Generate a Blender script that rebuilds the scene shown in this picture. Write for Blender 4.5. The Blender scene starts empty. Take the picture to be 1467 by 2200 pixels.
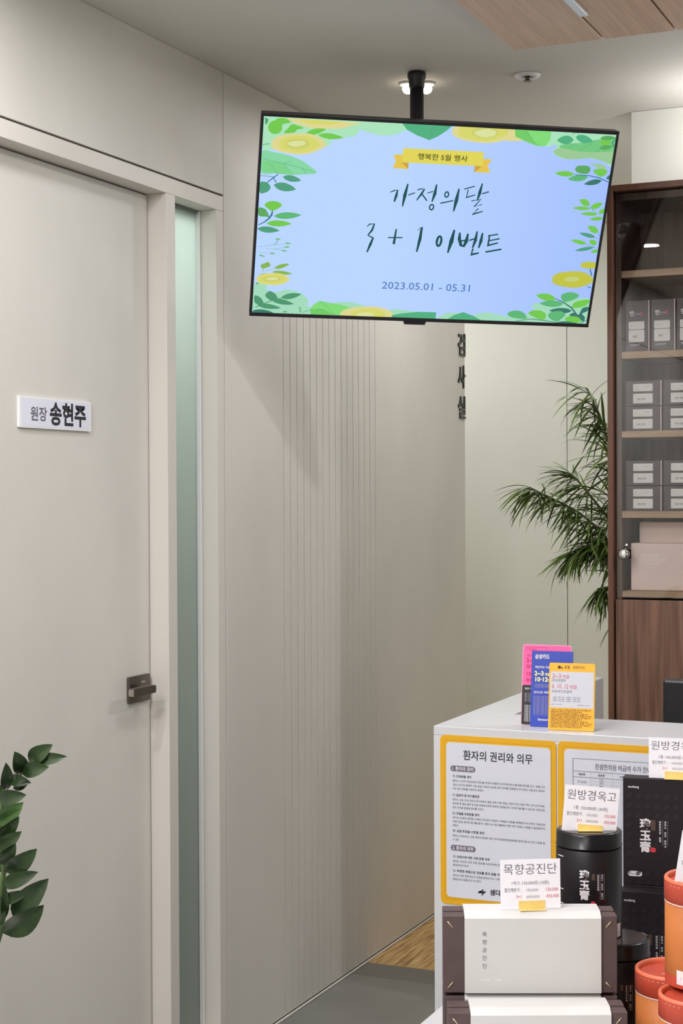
import bpy, bmesh, math, random
from mathutils import Vector, Matrix

# ------------------------------------------------------------------ camera, world, lights
S = bpy.context.scene
COL = S.collection
W_PX, H_PX, F_PX = 1467.0, 2200.0, 3434.0
cam_d = bpy.data.cameras.new('camera')
cam = bpy.data.objects.new('camera', cam_d)
COL.objects.link(cam)
S.camera = cam
yaw, pitch, roll = math.radians(23.94), math.radians(-0.6), 0.0048
f0 = Vector((-math.sin(yaw), math.cos(yaw), 0)); r0 = Vector((math.cos(yaw), math.sin(yaw), 0)); wz = Vector((0, 0, 1))
fw = f0 * math.cos(pitch) + wz * math.sin(pitch); u0 = wz * math.cos(pitch) - f0 * math.sin(pitch)
rt = r0 * math.cos(roll) - u0 * math.sin(roll); up = u0 * math.cos(roll) + r0 * math.sin(roll)
m = Matrix((rt, up, -fw)).transposed().to_4x4()
m.translation = Vector((1.942, 0.0, 1.45))
cam.matrix_world = m
cam_d.sensor_fit = 'HORIZONTAL'; cam_d.sensor_width = 36.0
cam_d.lens = F_PX / W_PX * 36.0
cam_d.clip_start = 0.05

S.view_settings.view_transform = 'Standard'; S.view_settings.look = 'None'
S.view_settings.exposure = 0.0; S.view_settings.gamma = 1.0; S.view_settings.use_curve_mapping = False
S.cycles.max_bounces = 10; S.cycles.diffuse_bounces = 6; S.cycles.use_denoising = True
S.cycles.caustics_reflective = False; S.cycles.caustics_refractive = False

world = bpy.data.worlds.new('world'); S.world = world
world.use_nodes = True
world.node_tree.nodes['Background'].inputs[0].default_value = (0.9, 0.95, 1.0, 1)
world.node_tree.nodes['Background'].inputs[1].default_value = 0.3

def area(name, loc, sx, sy, power, col=(1, .95, .87), rot=(0, 0, 0), spread=180):
    l = bpy.data.lights.new(name, 'AREA'); l.shape = 'RECTANGLE'; l.size = sx; l.size_y = sy
    l.energy = power; l.color = col; l.spread = math.radians(spread)
    o = bpy.data.objects.new(name, l); o.location = loc; o.rotation_euler = rot; COL.objects.link(o)
    o['kind'] = 'helper'
    return o
def spot(name, loc, power, ang=95, blend=.8, col=(1, .94, .84), rad=.03, rot=(0, 0, 0)):
    l = bpy.data.lights.new(name, 'SPOT'); l.energy = power; l.spot_size = math.radians(ang); l.spot_blend = blend
    l.color = col; l.shadow_soft_size = rad
    o = bpy.data.objects.new(name, l); o.location = loc; o.rotation_euler = rot; COL.objects.link(o)
    o['kind'] = 'helper'
    return o
HC = 2.537   # ceiling height
LC = (.985, .985, 1.0)
# unseen ceiling panels added as soft fill, with the downlights along the left wall
def disk(name, loc, power, col=LC, size=.07):
    l = bpy.data.lights.new(name, 'AREA'); l.shape = 'DISK'; l.size = size; l.energy = power; l.color = col
    o = bpy.data.objects.new(name, l); o.location = loc; COL.objects.link(o); o['kind'] = 'helper'
    return o
area('fill_panel', (1.0, .4, HC - .045), .4, 1.4, 20, LC)
area('fill_panel', (1.0, 2.75, HC - .045), .3, .9, 9, LC)  # added fill for the left wall, kept off the gift box fronts
disk('downlight_and_fill', (.45, 4.75, HC - .009), 4.5)  # added lamp without a fixture, lifts the grooved wall past the television
area('fill_panel', (1.55, -1.5, HC - .02), 1.2, .9, 36, LC)
disk('downlight_and_fill', (.348, 1.481, HC - .009), 12, size=.075)
disk('downlight_and_fill', (.64, .70, HC - .009), 36, size=.36)  # wide disk added and enlarged to soften the television's shadow on the wall
disk('downlight_and_fill', (.58, -.40, HC - .009), 24, size=.36)  # second wide disk added for the same soft wall light
disk('downlight_and_fill', (.42, 2.40, HC - .009), 5.2, size=.26)
disk('downlight_and_fill', (.4135, 3.948, HC - .045), 2.6)
disk('downlight_and_fill', (.50, 5.60, HC - .009), 1.2)
disk('downlight_and_fill', (-.55, 5.65, HC - .009), 8)  # unseen lamp added round the corner to brighten the far wall
disk('downlight_and_fill', (2.1, 3.9, HC - .009), 15)
area('cove_light', (1.25, 4.30, 2.285), .24, .04, 1.9, (.99, .99, 1), (math.pi, 0, 0))
area('inner_room_fill', (-.45, 3.52, 2.30), .3, .3, 24, LC)  # unseen lamp added behind the frosted side light to brighten its glass

# ------------------------------------------------------------------ materials
def lin(c):
    return tuple(((x / 255) / 12.92) if x / 255 <= .04045 else (((x / 255) + .055) / 1.055) ** 2.4 for x in c)
def base(name):
    mt = bpy.data.materials.new(name); mt.use_nodes = True
    return mt, mt.node_tree, mt.node_tree.nodes['Principled BSDF']
def M(name, rgb, rough=.5, metal=0, var=.0, scale=8, stretch=(1, 1, 1), bump=0, bscale=60, spec=.5, rgb2=None, detail=4):
    mt, nt, b = base(name)
    c = lin(rgb)
    b.inputs['Base Color'].default_value = (*c, 1); b.inputs['Roughness'].default_value = rough
    b.inputs['Metallic'].default_value = metal; b.inputs['Specular IOR Level'].default_value = spec
    tc = nt.nodes.new('ShaderNodeTexCoord'); mp = nt.nodes.new('ShaderNodeMapping')
    mp.inputs['Scale'].default_value = stretch
    nt.links.new(tc.outputs['Object'], mp.inputs['Vector'])
    nz = nt.nodes.new('ShaderNodeTexNoise'); nz.inputs['Scale'].default_value = scale; nz.inputs['Detail'].default_value = detail
    nt.links.new(mp.outputs['Vector'], nz.inputs['Vector'])
    rp = nt.nodes.new('ShaderNodeValToRGB')
    c2 = lin(rgb2) if rgb2 else tuple(x * (1 - var) for x in c)
    hi = c if rgb2 else tuple(min(1, x * (1 + var * .5)) for x in c)
    rp.color_ramp.elements[0].position = .35; rp.color_ramp.elements[0].color = (*c2, 1)
    rp.color_ramp.elements[1].position = .68; rp.color_ramp.elements[1].color = (*hi, 1)
    nt.links.new(nz.outputs['Fac'], rp.inputs['Fac']); nt.links.new(rp.outputs['Color'], b.inputs['Base Color'])
    if bump:
        n2 = nt.nodes.new('ShaderNodeTexNoise'); n2.inputs['Scale'].default_value = bscale; n2.inputs['Detail'].default_value = 3
        nt.links.new(mp.outputs['Vector'], n2.inputs['Vector'])
        bp = nt.nodes.new('ShaderNodeBump'); bp.inputs['Strength'].default_value = bump; bp.inputs['Distance'].default_value = .002
        nt.links.new(n2.outputs['Fac'], bp.inputs['Height']); nt.links.new(bp.outputs['Normal'], b.inputs['Normal'])
    return mt
def EM(name, rgb, k=1.0):
    mt = bpy.data.materials.new(name); mt.use_nodes = True; nt = mt.node_tree; nt.nodes.clear()
    e = nt.nodes.new('ShaderNodeEmission'); e.inputs[0].default_value = (*lin(rgb), 1); e.inputs[1].default_value = k
    o = nt.nodes.new('ShaderNodeOutputMaterial'); nt.links.new(e.outputs[0], o.inputs[0])
    return mt
def GLASS(name, tint=(1, 1, 1), ior=1.5, rough=0.0):
    mt = bpy.data.materials.new(name); mt.use_nodes = True; nt = mt.node_tree; nt.nodes.clear()
    t = nt.nodes.new('ShaderNodeBsdfTransparent'); t.inputs[0].default_value = (*tint, 1)
    g = nt.nodes.new('ShaderNodeBsdfGlossy'); g.inputs['Roughness'].default_value = rough
    f = nt.nodes.new('ShaderNodeFresnel'); f.inputs[0].default_value = ior
    x = nt.nodes.new('ShaderNodeMixShader'); o = nt.nodes.new('ShaderNodeOutputMaterial')
    nt.links.new(f.outputs[0], x.inputs[0]); nt.links.new(t.outputs[0], x.inputs[1]); nt.links.new(g.outputs[0], x.inputs[2])
    nt.links.new(x.outputs[0], o.inputs[0])
    return mt

mWall = M('wall_plaster', (214, 210, 203), .62, 0, .085, 2.0, (1, 1, .5), .12, 90, .3, detail=6)
mWallFar = M('wall_plaster_far', (222, 223, 214), .6, 0, .07, 2.0, (1, 1, .5), .1, 90, .3, detail=6)
mGap = M('joint_shadow', (88, 82, 74), .8)
mGroove = M('groove_metal', (104, 98, 88), .45, .3, .25, 240, (1, 1, .4))
mFrame = M('door_frame_paint', (214, 208, 201), .5, 0, .02, 3)
mCeil = M('ceiling_paint', (208, 205, 198), .85, 0, .02, 5)
mBlock = M('bulkhead_paint', (250, 252, 246), .75, 0, .02, 4)
mRaft = M('raft_wood', (212, 180, 156), .5, 0, .0, 3, (38, 1.2, 1), .05, 40, .4, (196, 163, 140))
mSlab = M('floor_stone', (120, 120, 115), .38, 0, .10, 5, (1, 1, 1), .05, 50)
mSlab2 = M('floor_stone_dark', (106, 105, 100), .38, 0, .08, 5)
mOak = M('floor_oak', (220, 186, 128), .42, 0, .0, 3.2, (34, 2.2, 1), .08, 30, .4, (150, 112, 66), 6)
mWalnut = M('walnut', (130, 94, 76), .42, 0, 0, 2.6, (30, 30, 1.5), .08, 30, .4, (92, 64, 50), 6)
mWalnutEdge = M('walnut_edge', (112, 72, 54), .4, 0, 0, 3, (20, 20, 1.2), 0, 30, .4, (92, 58, 42))
mShelf = M('shelf_wood', (190, 160, 130), .5, 0, 0, 3, (1.5, 30, 30), 0, 30, .3, (172, 142, 113))
mCarc = M('carcass_wood', (118, 96, 84), .55, 0, 0, 2.4, (30, 30, 1.4), 0, 30, .3, (96, 76, 66))
mWhite = M('white_gloss_laminate', (198, 198, 201), .28, 0, .01, 3)
mWhiteIn = M('white_laminate_inside', (206, 206, 196), .5, 0, .02, 3)
mBlack = M('black_plastic', (24, 23, 27), .35, 0, .1, 20)
mBezel = M('bezel_black', (26, 20, 28), .3, 0, .1, 30)
mBackGrey = M('back_housing_grey', (92, 86, 84), .5, 0, .05, 20)
mPole = M('pole_black', (34, 30, 36), .4, 0, .1, 20)
mGun = M('gunmetal', (112, 104, 98), .32, .85, .12, 40)
mGunL = M('brushed_steel', (190, 184, 174), .3, .9, .1, 40)
mChrome = M('chrome', (225, 225, 225), .08, 1.0, .02, 20)
mGlassDoor = GLASS('cabinet_glass', (.98, .98, .98), 1.44)
mFrost = M('frosted_glass', (172, 182, 176), .35, 0, .05, 1.5, (1, 1, .2), 0, 60, .5)
def _frost():
    nt = mFrost.node_tree; b = nt.nodes['Principled BSDF']; t = nt.nodes.new('ShaderNodeBsdfTranslucent'); t.inputs[0].default_value = (*lin((192, 202, 196)), 1)
    x = nt.nodes.new('ShaderNodeMixShader'); x.inputs[0].default_value = .55; o = nt.nodes['Material Output']
    nt.links.new(b.outputs[0], x.inputs[1]); nt.links.new(t.outputs[0], x.inputs[2]); nt.links.new(x.outputs[0], o.inputs[0])
_frost()
mTrimW = M('white_trim', (236, 236, 238), .35, 0, .01, 5)
mPlate = M('acrylic_white', (226, 226, 240), .25, 0, .01, 5)
mInk = M('print_black', (36, 32, 40), .6, 0, .05, 30)
mInkGrey = M('print_grey', (98, 94, 110), .6, 0, .05, 30)
mInkPale = M('print_pale', (178, 176, 190), .6, 0, .03, 30)
mInkRed = M('print_red', (214, 84, 104), .6, 0, .05, 30)
mInkWhite = M('print_white', (222, 216, 220), .5, 0, .03, 30)
mLetter = M('letter_acrylic_black', (20, 19, 20), .3, 0, .1, 30)
mYellow = M('poster_yellow', (216, 160, 2), .45, 0, .03, 12)
mYellowD = M('poster_yellow_dark', (186, 134, 22), .5, 0, .05, 12)
mPaper = M('paper_white', (202, 203, 213), .5, 0, .015, 14)
mTag = M('tag_paper', (246, 243, 250), .55, 0, .015, 14)
mTape = M('masking_tape', (236, 208, 130), .5, 0, .05, 40)
mSleeve = M('gift_sleeve', (208, 206, 205), .55, 0, .02, 10, (1, 1, 1), .04, 160)
mBrownBox = M('gift_box_brown', (84, 68, 68), .62, 0, .10, 30, (1, 1, 1), .08, 260)
mGold = M('gold_thread', (200, 184, 158), .35, .5, .1, 60)
mCarton = M('carton_black', (34, 27, 33), .5, 0, .08, 10, spec=.3)
mDot = M('carton_leaf_print', (27, 20, 25), .5, 0, .05, 20)
mSeal = M('seal_red', (206, 56, 66), .5, 0, .1, 30)
mSealB = M('seal_bronze', (98, 78, 70), .4, .3, .2, 60)
mTin = M('tin_black', (24, 19, 24), .38, 0, .08, 14, spec=.35)
mTinLid = M('tin_lid_black', (18, 16, 20), .25, 0, .06, 14, spec=.4)
mTinTop = M('tin_lid_top', (84, 74, 68), .25, .5, .08, 14)
mOr = M('canister_red_orange', (190, 72, 50), .5, 0, .05, 12)
mOrRim = M('canister_rim', (222, 116, 84), .45, 0, .05, 12)
mOrBody = M('canister_orange', (198, 122, 62), .5, 0, .0, 5, (1, 1, 1), 0, 60, .4, (178, 100, 48))
mOrBand = M('canister_band', (220, 190, 176), .5, 0, .05, 12)
mDeer = M('print_brown', (156, 122, 108), .6, 0, .05, 20)
mDeerD = M('print_dark_brown', (104, 52, 40), .6, 0, .05, 20)
mPinkEar = M('print_pink', (222, 160, 160), .6, 0, .05, 20)
mSticker = M('sticker_white', (226, 220, 226), .5, 0, .03, 20)
mPink = M('card_pink', (240, 92, 160), .35, 0, .02, 12)
mPinkE = M('card_pink_edge', (246, 160, 196), .35, 0, .02, 12)
mMag = M('card_magenta_print', (204, 8, 84), .45, 0, .02, 12)
mCardBlk = M('card_black', (22, 19, 23), .45, 0, .05, 12)
mBlue = M('card_blue', (42, 66, 176), .35, 0, .03, 12)
mKY = M('card_yellow', (238, 178, 40), .4, 0, .02, 12)
mLemon = M('print_lemon', (250, 246, 160), .5, 0, .02, 12)
mBoxGr = M('shelf_carton_grey', (68, 58, 59), .5, 0, .06, 12)
mBoxLab = M('shelf_label_white', (228, 226, 222), .5, 0, .02, 20)
mBoxFlap = M('shelf_carton_side', (206, 186, 184), .5, 0, .03, 20)
mTaupe = M('taupe_box', (240, 216, 206), .6, 0, .03, 10)
mTaupe2 = M('taupe_box_back', (234, 212, 200), .6, 0, .04, 10)
mTaupePrint = M('taupe_box_print', (255, 252, 250), .5, 0, .02, 10)
mBambL = M('bamboo_leaf', (104, 128, 54), .4, 0, 0, 14, (1, 1, 1), 0, 60, .5, (58, 82, 32))
mBambL2 = M('bamboo_leaf_light', (140, 160, 82), .4, 0, 0, 14, (1, 1, 1), 0, 60, .5, (92, 122, 48))
mBambS = M('bamboo_stem', (74, 80, 44), .5, 0, .2, 30)
mZZ = M('zz_leaf', (46, 66, 34), .25, 0, 0, 20, (1, 1, 1), 0, 60, .5, (28, 44, 23))
mZZ2 = M('zz_leaf_light', (70, 98, 50), .28, 0, 0, 20, (1, 1, 1), 0, 60, .5, (62, 96, 44))
mZZs = M('zz_stem', (72, 92, 48), .4, 0, .2, 40)
mPot = M('pot_ceramic', (222, 220, 214), .35, 0, .03, 8)
mSoil = M('soil', (52, 42, 34), .9, 0, .4, 60)
mLamp = EM('lamp_glow', (255, 246, 226), 14)
mLampBulb = EM('lamp_bulb_glow', (255, 240, 214), 9)
mCove = EM('cove_strip_glow', (255, 250, 236), 3)
TVC = dict(bg=(186, 214, 255), pale=(172, 228, 190), pale2=(166, 220, 190), olivep=(158, 202, 152), yrim=(222, 216, 148), yel=(216, 216, 112),
  yel2=(204, 208, 112), yctr=(220, 226, 160), yrim2=(190, 196, 104), yel3=(196, 196, 70), yctr2=(196, 208, 128), grn=(118, 202, 82), grn2=(116, 204, 106), lgr=(132, 220, 122), mint=(138, 216, 166),
  mint2=(128, 212, 142), mint3=(118, 200, 130), dgl=(88, 160, 116), teal=(56, 118, 148), dg=(84, 160, 128), dg2=(82, 152, 112), dgd=(64, 122, 110), dg3=(86, 178, 130),
  mgd=(96, 170, 100), mg=(98, 184, 120), mg2=(120, 186, 130), ol=(136, 182, 84), rib=(226, 214, 92), rib2=(230, 198, 82), rib3=(206, 164, 76), ink=(38, 84, 88), date=(88, 124, 190), ribt=(70, 78, 44))
TVM = {k: EM('screen_' + k, v, 1.0) for k, v in TVC.items()}
def _bg():  # the panel's viewing-angle falloff painted into the emission, dimmer to the right
    nt = TVM['bg'].node_tree; tc = nt.nodes.new('ShaderNodeTexCoord'); sx = nt.nodes.new('ShaderNodeSeparateXYZ'); mr = nt.nodes.new('ShaderNodeMapRange'); rp = nt.nodes.new('ShaderNodeValToRGB')
    mr.inputs[1].default_value = -.1; mr.inputs[2].default_value = .45
    rp.color_ramp.elements[0].color = (*lin((187, 215, 255)), 1); rp.color_ramp.elements[1].color = (*lin((166, 193, 254)), 1)
    nt.links.new(tc.outputs['Object'], sx.inputs[0]); nt.links.new(sx.outputs[0], mr.inputs[0]); nt.links.new(mr.outputs[0], rp.inputs[0])
    nt.links.new(rp.outputs[0], nt.nodes['Emission'].inputs[0])
_bg()

# ------------------------------------------------------------------ object helpers
def tag(o, label=None, cat=None, group=None, kind=None):
    if label: o['label'] = label
    if cat: o['category'] = cat
    if group: o['group'] = group
    if kind: o['kind'] = kind
    return o
def empty(name, loc, rz=0, **k):
    o = bpy.data.objects.new(name, None); COL.objects.link(o); o.location = loc; o.rotation_euler = (0, 0, rz)
    o.empty_display_size = .05
    return tag(o, **k)
def link(name, me, parent=None):
    o = bpy.data.objects.new(name, me); COL.objects.link(o)
    if parent is not None: o.parent = parent
    return o
def rrect(x0, y0, x1, y1, r, n=5):
    p = []
    for cx, cy, a in ((x1 - r, y1 - r, 0), (x0 + r, y1 - r, 90), (x0 + r, y0 + r, 180), (x1 - r, y0 + r, 270)):
        for i in range(n + 1):
            t = math.radians(a + 90 * i / n); p.append((cx + r * math.cos(t), cy + r * math.sin(t)))
    return p
class MB:
    def __init__(s): s.b = bmesh.new(); s.mats = []
    def mi(s, m):
        if m not in s.mats: s.mats.append(m)
        return s.mats.index(m)
    def box(s, x0, x1, y0, y1, z0, z1, m, bev=0, seg=2):
        r = bmesh.ops.create_cube(s.b, size=1)
        vs = r['verts']
        for v in vs:
            v.co = Vector(((x0 + x1) / 2 + v.co.x * (x1 - x0), (y0 + y1) / 2 + v.co.y * (y1 - y0), (z0 + z1) / 2 + v.co.z * (z1 - z0)))
        fs = set(f for v in vs for f in v.link_faces)
        for f in fs: f.material_index = s.mi(m)
        if bev:
            es = list(set(e for v in vs for e in v.link_edges))
            bmesh.ops.bevel(s.b, geom=es, offset=bev, segments=seg, affect='EDGES', profile=.5, material=-1)
        return s
    def face(s, pts, m):
        f = s.b.faces.new([s.b.verts.new(p) for p in pts]); f.material_index = s.mi(m); return f
    def prism(s, poly, fn, h0, h1, m):
        """poly: 2D outline, fn(u,v,h)->xyz"""
        a = [s.b.verts.new(fn(u, v, h0)) for u, v in poly]; c = [s.b.verts.new(fn(u, v, h1)) for u, v in poly]
        n = len(poly); k = s.mi(m)
        fs = [s.b.faces.new(a[::-1]), s.b.faces.new(c)] + [s.b.faces.new((a[i], a[(i + 1) % n], c[(i + 1) % n], c[i])) for i in range(n)]
        for f in fs: f.material_index = k
        return s
    def lathe(s, prof, m, n=40, c=(0, 0, 0), cap=True, smooth=True):
        rings = [[s.b.verts.new((c[0] + r * math.cos(2 * math.pi * i / n), c[1] + r * math.sin(2 * math.pi * i / n), c[2] + z)) for i in range(n)] for r, z in prof]
        k = s.mi(m)
        for a, b2 in zip(rings, rings[1:]):
            for i in range(n):
                f = s.b.faces.new((a[i], a[(i + 1) % n], b2[(i + 1) % n], b2[i])); f.material_index = k; f.smooth = smooth
        if cap:
            for rg in (rings[0][::-1], rings[-1]):
                f = s.b.faces.new(rg); f.material_index = k
        return s
    def tube(s, pts, rad, m, n=10):
        pts = [Vector(p) for p in pts]; k = s.mi(m); rings = []
        for i, p in enumerate(pts):
            d = (pts[min(i + 1, len(pts) - 1)] - pts[max(i - 1, 0)]).normalized()
            a = d.cross(Vector((0, 0, 1)) if abs(d.z) < .9 else Vector((1, 0, 0))).normalized(); b2 = d.cross(a)
            r = rad[i] if isinstance(rad, (list, tuple)) else rad
            rings.append([s.b.verts.new(p + (a * math.cos(2 * math.pi * j / n) + b2 * math.sin(2 * math.pi * j / n)) * r) for j in range(n)])
        for a, b2 in zip(rings, rings[1:]):
            for i in range(n):
                f = s.b.faces.new((a[i], a[(i + 1) % n], b2[(i + 1) % n], b2[i])); f.material_index = k; f.smooth = True
        for rg in (rings[0][::-1], rings[-1]):
            f = s.b.faces.new(rg); f.material_index = k
        return s
    def build(s, name, parent=None):
        bmesh.ops.recalc_face_normals(s.b, faces=s.b.faces[:])
        me = bpy.data.meshes.new(name); s.b.to_mesh(me); s.b.free()
        for mm in s.mats: me.materials.append(mm)
        return link(name, me, parent)
def box(name, parent, x0, x1, y0, y1, z0, z1, m, bev=0, seg=2):
    return MB().box(x0, x1, y0, y1, z0, z1, m, bev, seg).build(name, parent)

# text outlines come from Blender's built-in font, made in a scratch scene
TS = bpy.data.scenes.new('scratch'); _cache = {}
def glyphs(body, off=0.0, sp=1.0, line=1.0, align='LEFT'):
    key = (body, off, sp, line, align)
    if key in _cache: return _cache[key]
    c = bpy.data.curves.new('t', 'FONT'); c.body = body; c.size = 1; c.resolution_u = 2; c.offset = off
    c.space_character = sp; c.space_line = line; c.align_x = align
    o = bpy.data.objects.new('t', c); TS.collection.objects.link(o)
    TS.view_layers[0].update(); dg = TS.view_layers[0].depsgraph
    me = o.evaluated_get(dg).to_mesh()
    r = ([(v.co.x, v.co.y) for v in me.vertices], [tuple(p.vertices) for p in me.polygons])
    o.evaluated_get(dg).to_mesh_clear()
    bpy.data.objects.remove(o); bpy.data.curves.remove(c)
    _cache[key] = r
    return r
class Print:
    """flat print on a surface: fn(u, v, h) -> local xyz"""
    def __init__(s, fn): s.fn = fn; s.v = []; s.f = []; s.mi = []; s.mats = []
    def _m(s, m):
        if m not in s.mats: s.mats.append(m)
        return s.mats.index(m)
    def text(s, body, u, v, size, m, fit=None, off=0, align='LEFT', sp=1.0, h=.0005, rot=0, sx=1.0, line=1.0, cap=None):
        vs, fs = glyphs(body, off, sp, line, align)
        if not vs: return s
        x0 = min(p[0] for p in vs); x1 = max(p[0] for p in vs)
        kx = size * sx; ky = size
        if fit:
            kx = fit / (x1 - x0)
            if size is None: ky = kx
        ox = 0
        if fit and align == 'LEFT': ox = -x0 * kx
        if fit and align == 'CENTER': ox = -(x0 + x1) / 2 * kx
        k = len(s.v); ca, sa = math.cos(rot), math.sin(rot); mi = s._m(m)
        for x, y in vs:
            X = x * kx + ox; Y = y * ky
            s.v.append(s.fn(u + X * ca - Y * sa, v + X * sa + Y * ca, h))
        for f in fs: s.f.append(tuple(i + k for i in f)); s.mi.append(mi)
        return s
    def poly(s, pts, m, h=.0003):
        k = len(s.v); s.v += [s.fn(u, v, h) for u, v in pts]; s.f.append(tuple(range(k, k + len(pts)))); s.mi.append(s._m(m)); return s
    def rect(s, u0, v0, u1, v1, m, h=.0003, n=1):
        for i in range(n):
            a, b2 = u0 + (u1 - u0) * i / n, u0 + (u1 - u0) * (i + 1) / n
            s.poly([(a, v0), (b2, v0), (b2, v1), (a, v1)], m, h)
        return s
    def ell(s, u, v, ru, rv, m, h=.0003, n=18, rot=0):
        ca, sa = math.cos(rot), math.sin(rot)
        return s.poly([(u + ru * math.cos(t) * ca - rv * math.sin(t) * sa, v + ru * math.cos(t) * sa + rv * math.sin(t) * ca) for t in (2 * math.pi * i / n for i in range(n))], m, h)
    def build(s, name, parent):
        me = bpy.data.meshes.new(name); me.from_pydata([tuple(p) for p in s.v], [], s.f)
        for mm in s.mats: me.materials.append(mm)
        me.polygons.foreach_set('material_index', s.mi); me.update()
        return link(name, me, parent)
def plane(o, ex, ey):
    o, ex, ey = Vector(o), Vector(ex).normalized(), Vector(ey).normalized(); n = ex.cross(ey)
    return lambda u, v, h: o + ex * u + ey * v + n * h
def cyl(R, a0=0.0):
    return lambda u, v, h: Vector(((R + h) * math.sin(u / R + a0), -(R + h) * math.cos(u / R + a0), v))
def copy_tree(o, parent=None):
    c = o.copy(); COL.objects.link(c); c.parent = parent
    for ch in [x for x in COL.objects if x.parent == o]: copy_tree(ch, c)
    return c

# ------------------------------------------------------------------ setting: floor
fl = box('floor', None, -1.3, 4.2, -2.4, 6.35, -.06, -.012, mGap); tag(fl, kind='structure')
ys = [4.424 - .8 * i for i in range(9)]
for i in range(len(ys) - 1):
    for j in range(6):
        x0, x1 = .8 * j, min(.8 * (j + 1), 4.2)
        if x1 - x0 < .05: continue
        box('tile', fl, x0 + .0012, x1 - .0012, max(ys[i + 1], -2.4) + .0012, ys[i] - .0012, -.012, 0, mSlab, .0006, 1)
for j in range(3):
    box('border_tile', fl, 1.2 * j + .001, min(1.2 * (j + 1), 4.2) - .001, 4.4252, 4.551, -.012, 0, mSlab2, .0006, 1)
px = -1.32; k = 0
random.seed(4)
while px < 1.0:
    y = 4.553 if px >= -.01 else 5.48; n = 0
    y -= random.random() * .6
    while y < 6.3:
        a = max(y, 4.5535 if px >= -.01 else 5.48); b2 = min(y + 1.2, 6.3)
        if b2 - a > .05: box('plank', fl, max(px, -1.299) + .0008, px + .1192, a + .0006, b2 - .0006, -.012, 0, mOak, .0006, 1)
        y += 1.2
    px += .12
# ------------------------------------------------------------------ setting: ceiling and wooden raft
ce = box('ceiling', None, -1.3, 4.2, -2.4, 6.35, HC, HC + .1, mCeil); tag(ce, kind='structure')
edges = [.7805, .9984, 1.1643, 1.345, 1.52, 1.70, 1.88, 2.06, 2.24, 2.42, 2.6]
for a, b2 in zip(edges, edges[1:]):
    box('wood_panel', ce, a + .0028, b2 - .0028, -.6, 3.631, 2.50, 2.516, mRaft, .0008, 1)
box('raft_backing', ce, .79, 2.59, -.59, 3.62, 2.516, HC - .0005, mGap)
# ------------------------------------------------------------------ setting: walls
wl = box('wall_left', None, -.14, -.006, -2.4, 2.2, 0, HC, mGap); tag(wl, kind='structure')
box('wall_core', wl, -.14, -.006, 3.640, 5.474, 0, HC, mGap)
box('wall_core', wl, -.14, -.006, 2.2, 3.640, 2.219, HC, mGap)
H = 2.2175   # groove above the door frame
def wp(y0, y1, z0, z1, m=mWall, x0=-.006): return box('panel', wl, x0, 0, y0, y1, z0, z1, m, .0006, 1)
wp(-2.4, 3.6355, H + .005, HC - .0005)
wp(-2.4, 2.36, .008, H)
g0, gs = 3.9820, (4.6385 - 3.9820) / 15
wp(3.6385, g0 - .0013, .008, HC - .0005)
for i in range(15):
    wp(g0 + gs * i + .0016, g0 + gs * (i + 1) - .0016, .008, 2.498)
    box('groove_strip', wl, -.0052, -.0030, g0 + gs * i - .0014, g0 + gs * i + .0014, .008, 2.498, mGroove)
box('groove_strip', wl, -.0052, -.0030, g0 + gs * 15 - .0014, g0 + gs * 15 + .0014, .008, 2.498, mGroove)
wp(g0 - .0013, g0 + gs * 15 + .0013, 2.498, HC - .0005)
wp(g0 + gs * 15 + .0013, 5.474, .008, HC - .0005)
box('end_panel', wl, -.14, 0, 5.474, 5.480, 0, HC - .0005, mWall, .0006, 1)
bb = box('baseboard_left', None, .0004, .006, 3.64, 5.474, .0005, .006, mWall, .0008, 1); tag(bb, kind='structure')
wb = box('wall_back', None, .8505, 4.2, 4.505, 6.3, .0, HC - .001, mBlock); tag(wb, kind='structure')
wf = box('wall_far', None, -1.3, .8505, 6.312, 6.36, 0, HC - .001, mGap); tag(wf, kind='structure')
box('panel', wf, -1.3, .1455, 6.30, 6.312, .002, HC - .0015, mWallFar, .0006, 1)
box('panel', wf, .1485, .8503, 6.30, 6.312, .002, HC - .0015, mWallFar, .0006, 1)
wc = box('wall_west', None, -1.36, -1.3, 5.0, 6.36, 0, HC - .001, mWallFar); tag(wc, kind='structure')
w5 = box('wall_side', None, -1.3, -.14, 5.42, 5.475, 0, HC - .001, mWall); tag(w5, kind='structure')
wr = box('wall_right', None, 4.2, 4.3, -2.4, 4.505, 0, HC - .001, mWallFar); tag(wr, kind='structure')
wk = box('wall_rear', None, -.14, 4.3, -2.5, -2.4, 0, HC - .001, mWallFar); tag(wk, kind='structure')

# ------------------------------------------------------------------ door frame, side light, door
D0, D1, D2, D3 = 2.42, 3.346, 3.3885, 3.5966   # door opening, mullion, side light
ZT = 2.1788; RX = -.0505
fr = MB()
fr.box(-.12, 0, 2.36, 3.6355, ZT, H, mFrame, .0008, 1)
tf = fr.build('trim_1'); tag(tf, kind='structure')
box('door_stile', tf, -.12, 0, D1, D2, 0, ZT - .0002, mFrame, .0008, 1)
box('window_stile', tf, -.12, 0, D3, 3.6355, 0, ZT - .0002, mFrame, .0008, 1)
box('hinge_stile', tf, -.12, 0, 2.36, D0, 0, ZT - .0002, mFrame, .0008, 1)
box('window_sill', tf, -.12, 0, D2 + .0002, D3 - .0002, 0, .06, mFrame, .0008, 1)
wi = box('window_1', None, -.064, -.058, D2 + .0004, D3 - .0004, .0605, ZT - .001, mFrost); tag(wi, kind='structure')
box('glazing_bead', wi, -.0578, -.0440, D3 - .0062, D3 - .0006, .0605, ZT - .0015, mTrimW, .002, 2)
box('glazing_bead', wi, -.0578, -.0500, D2 + .0006, D3 - .0065, ZT - .010, ZT - .0015, mFrost, .0015, 2)
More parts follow.
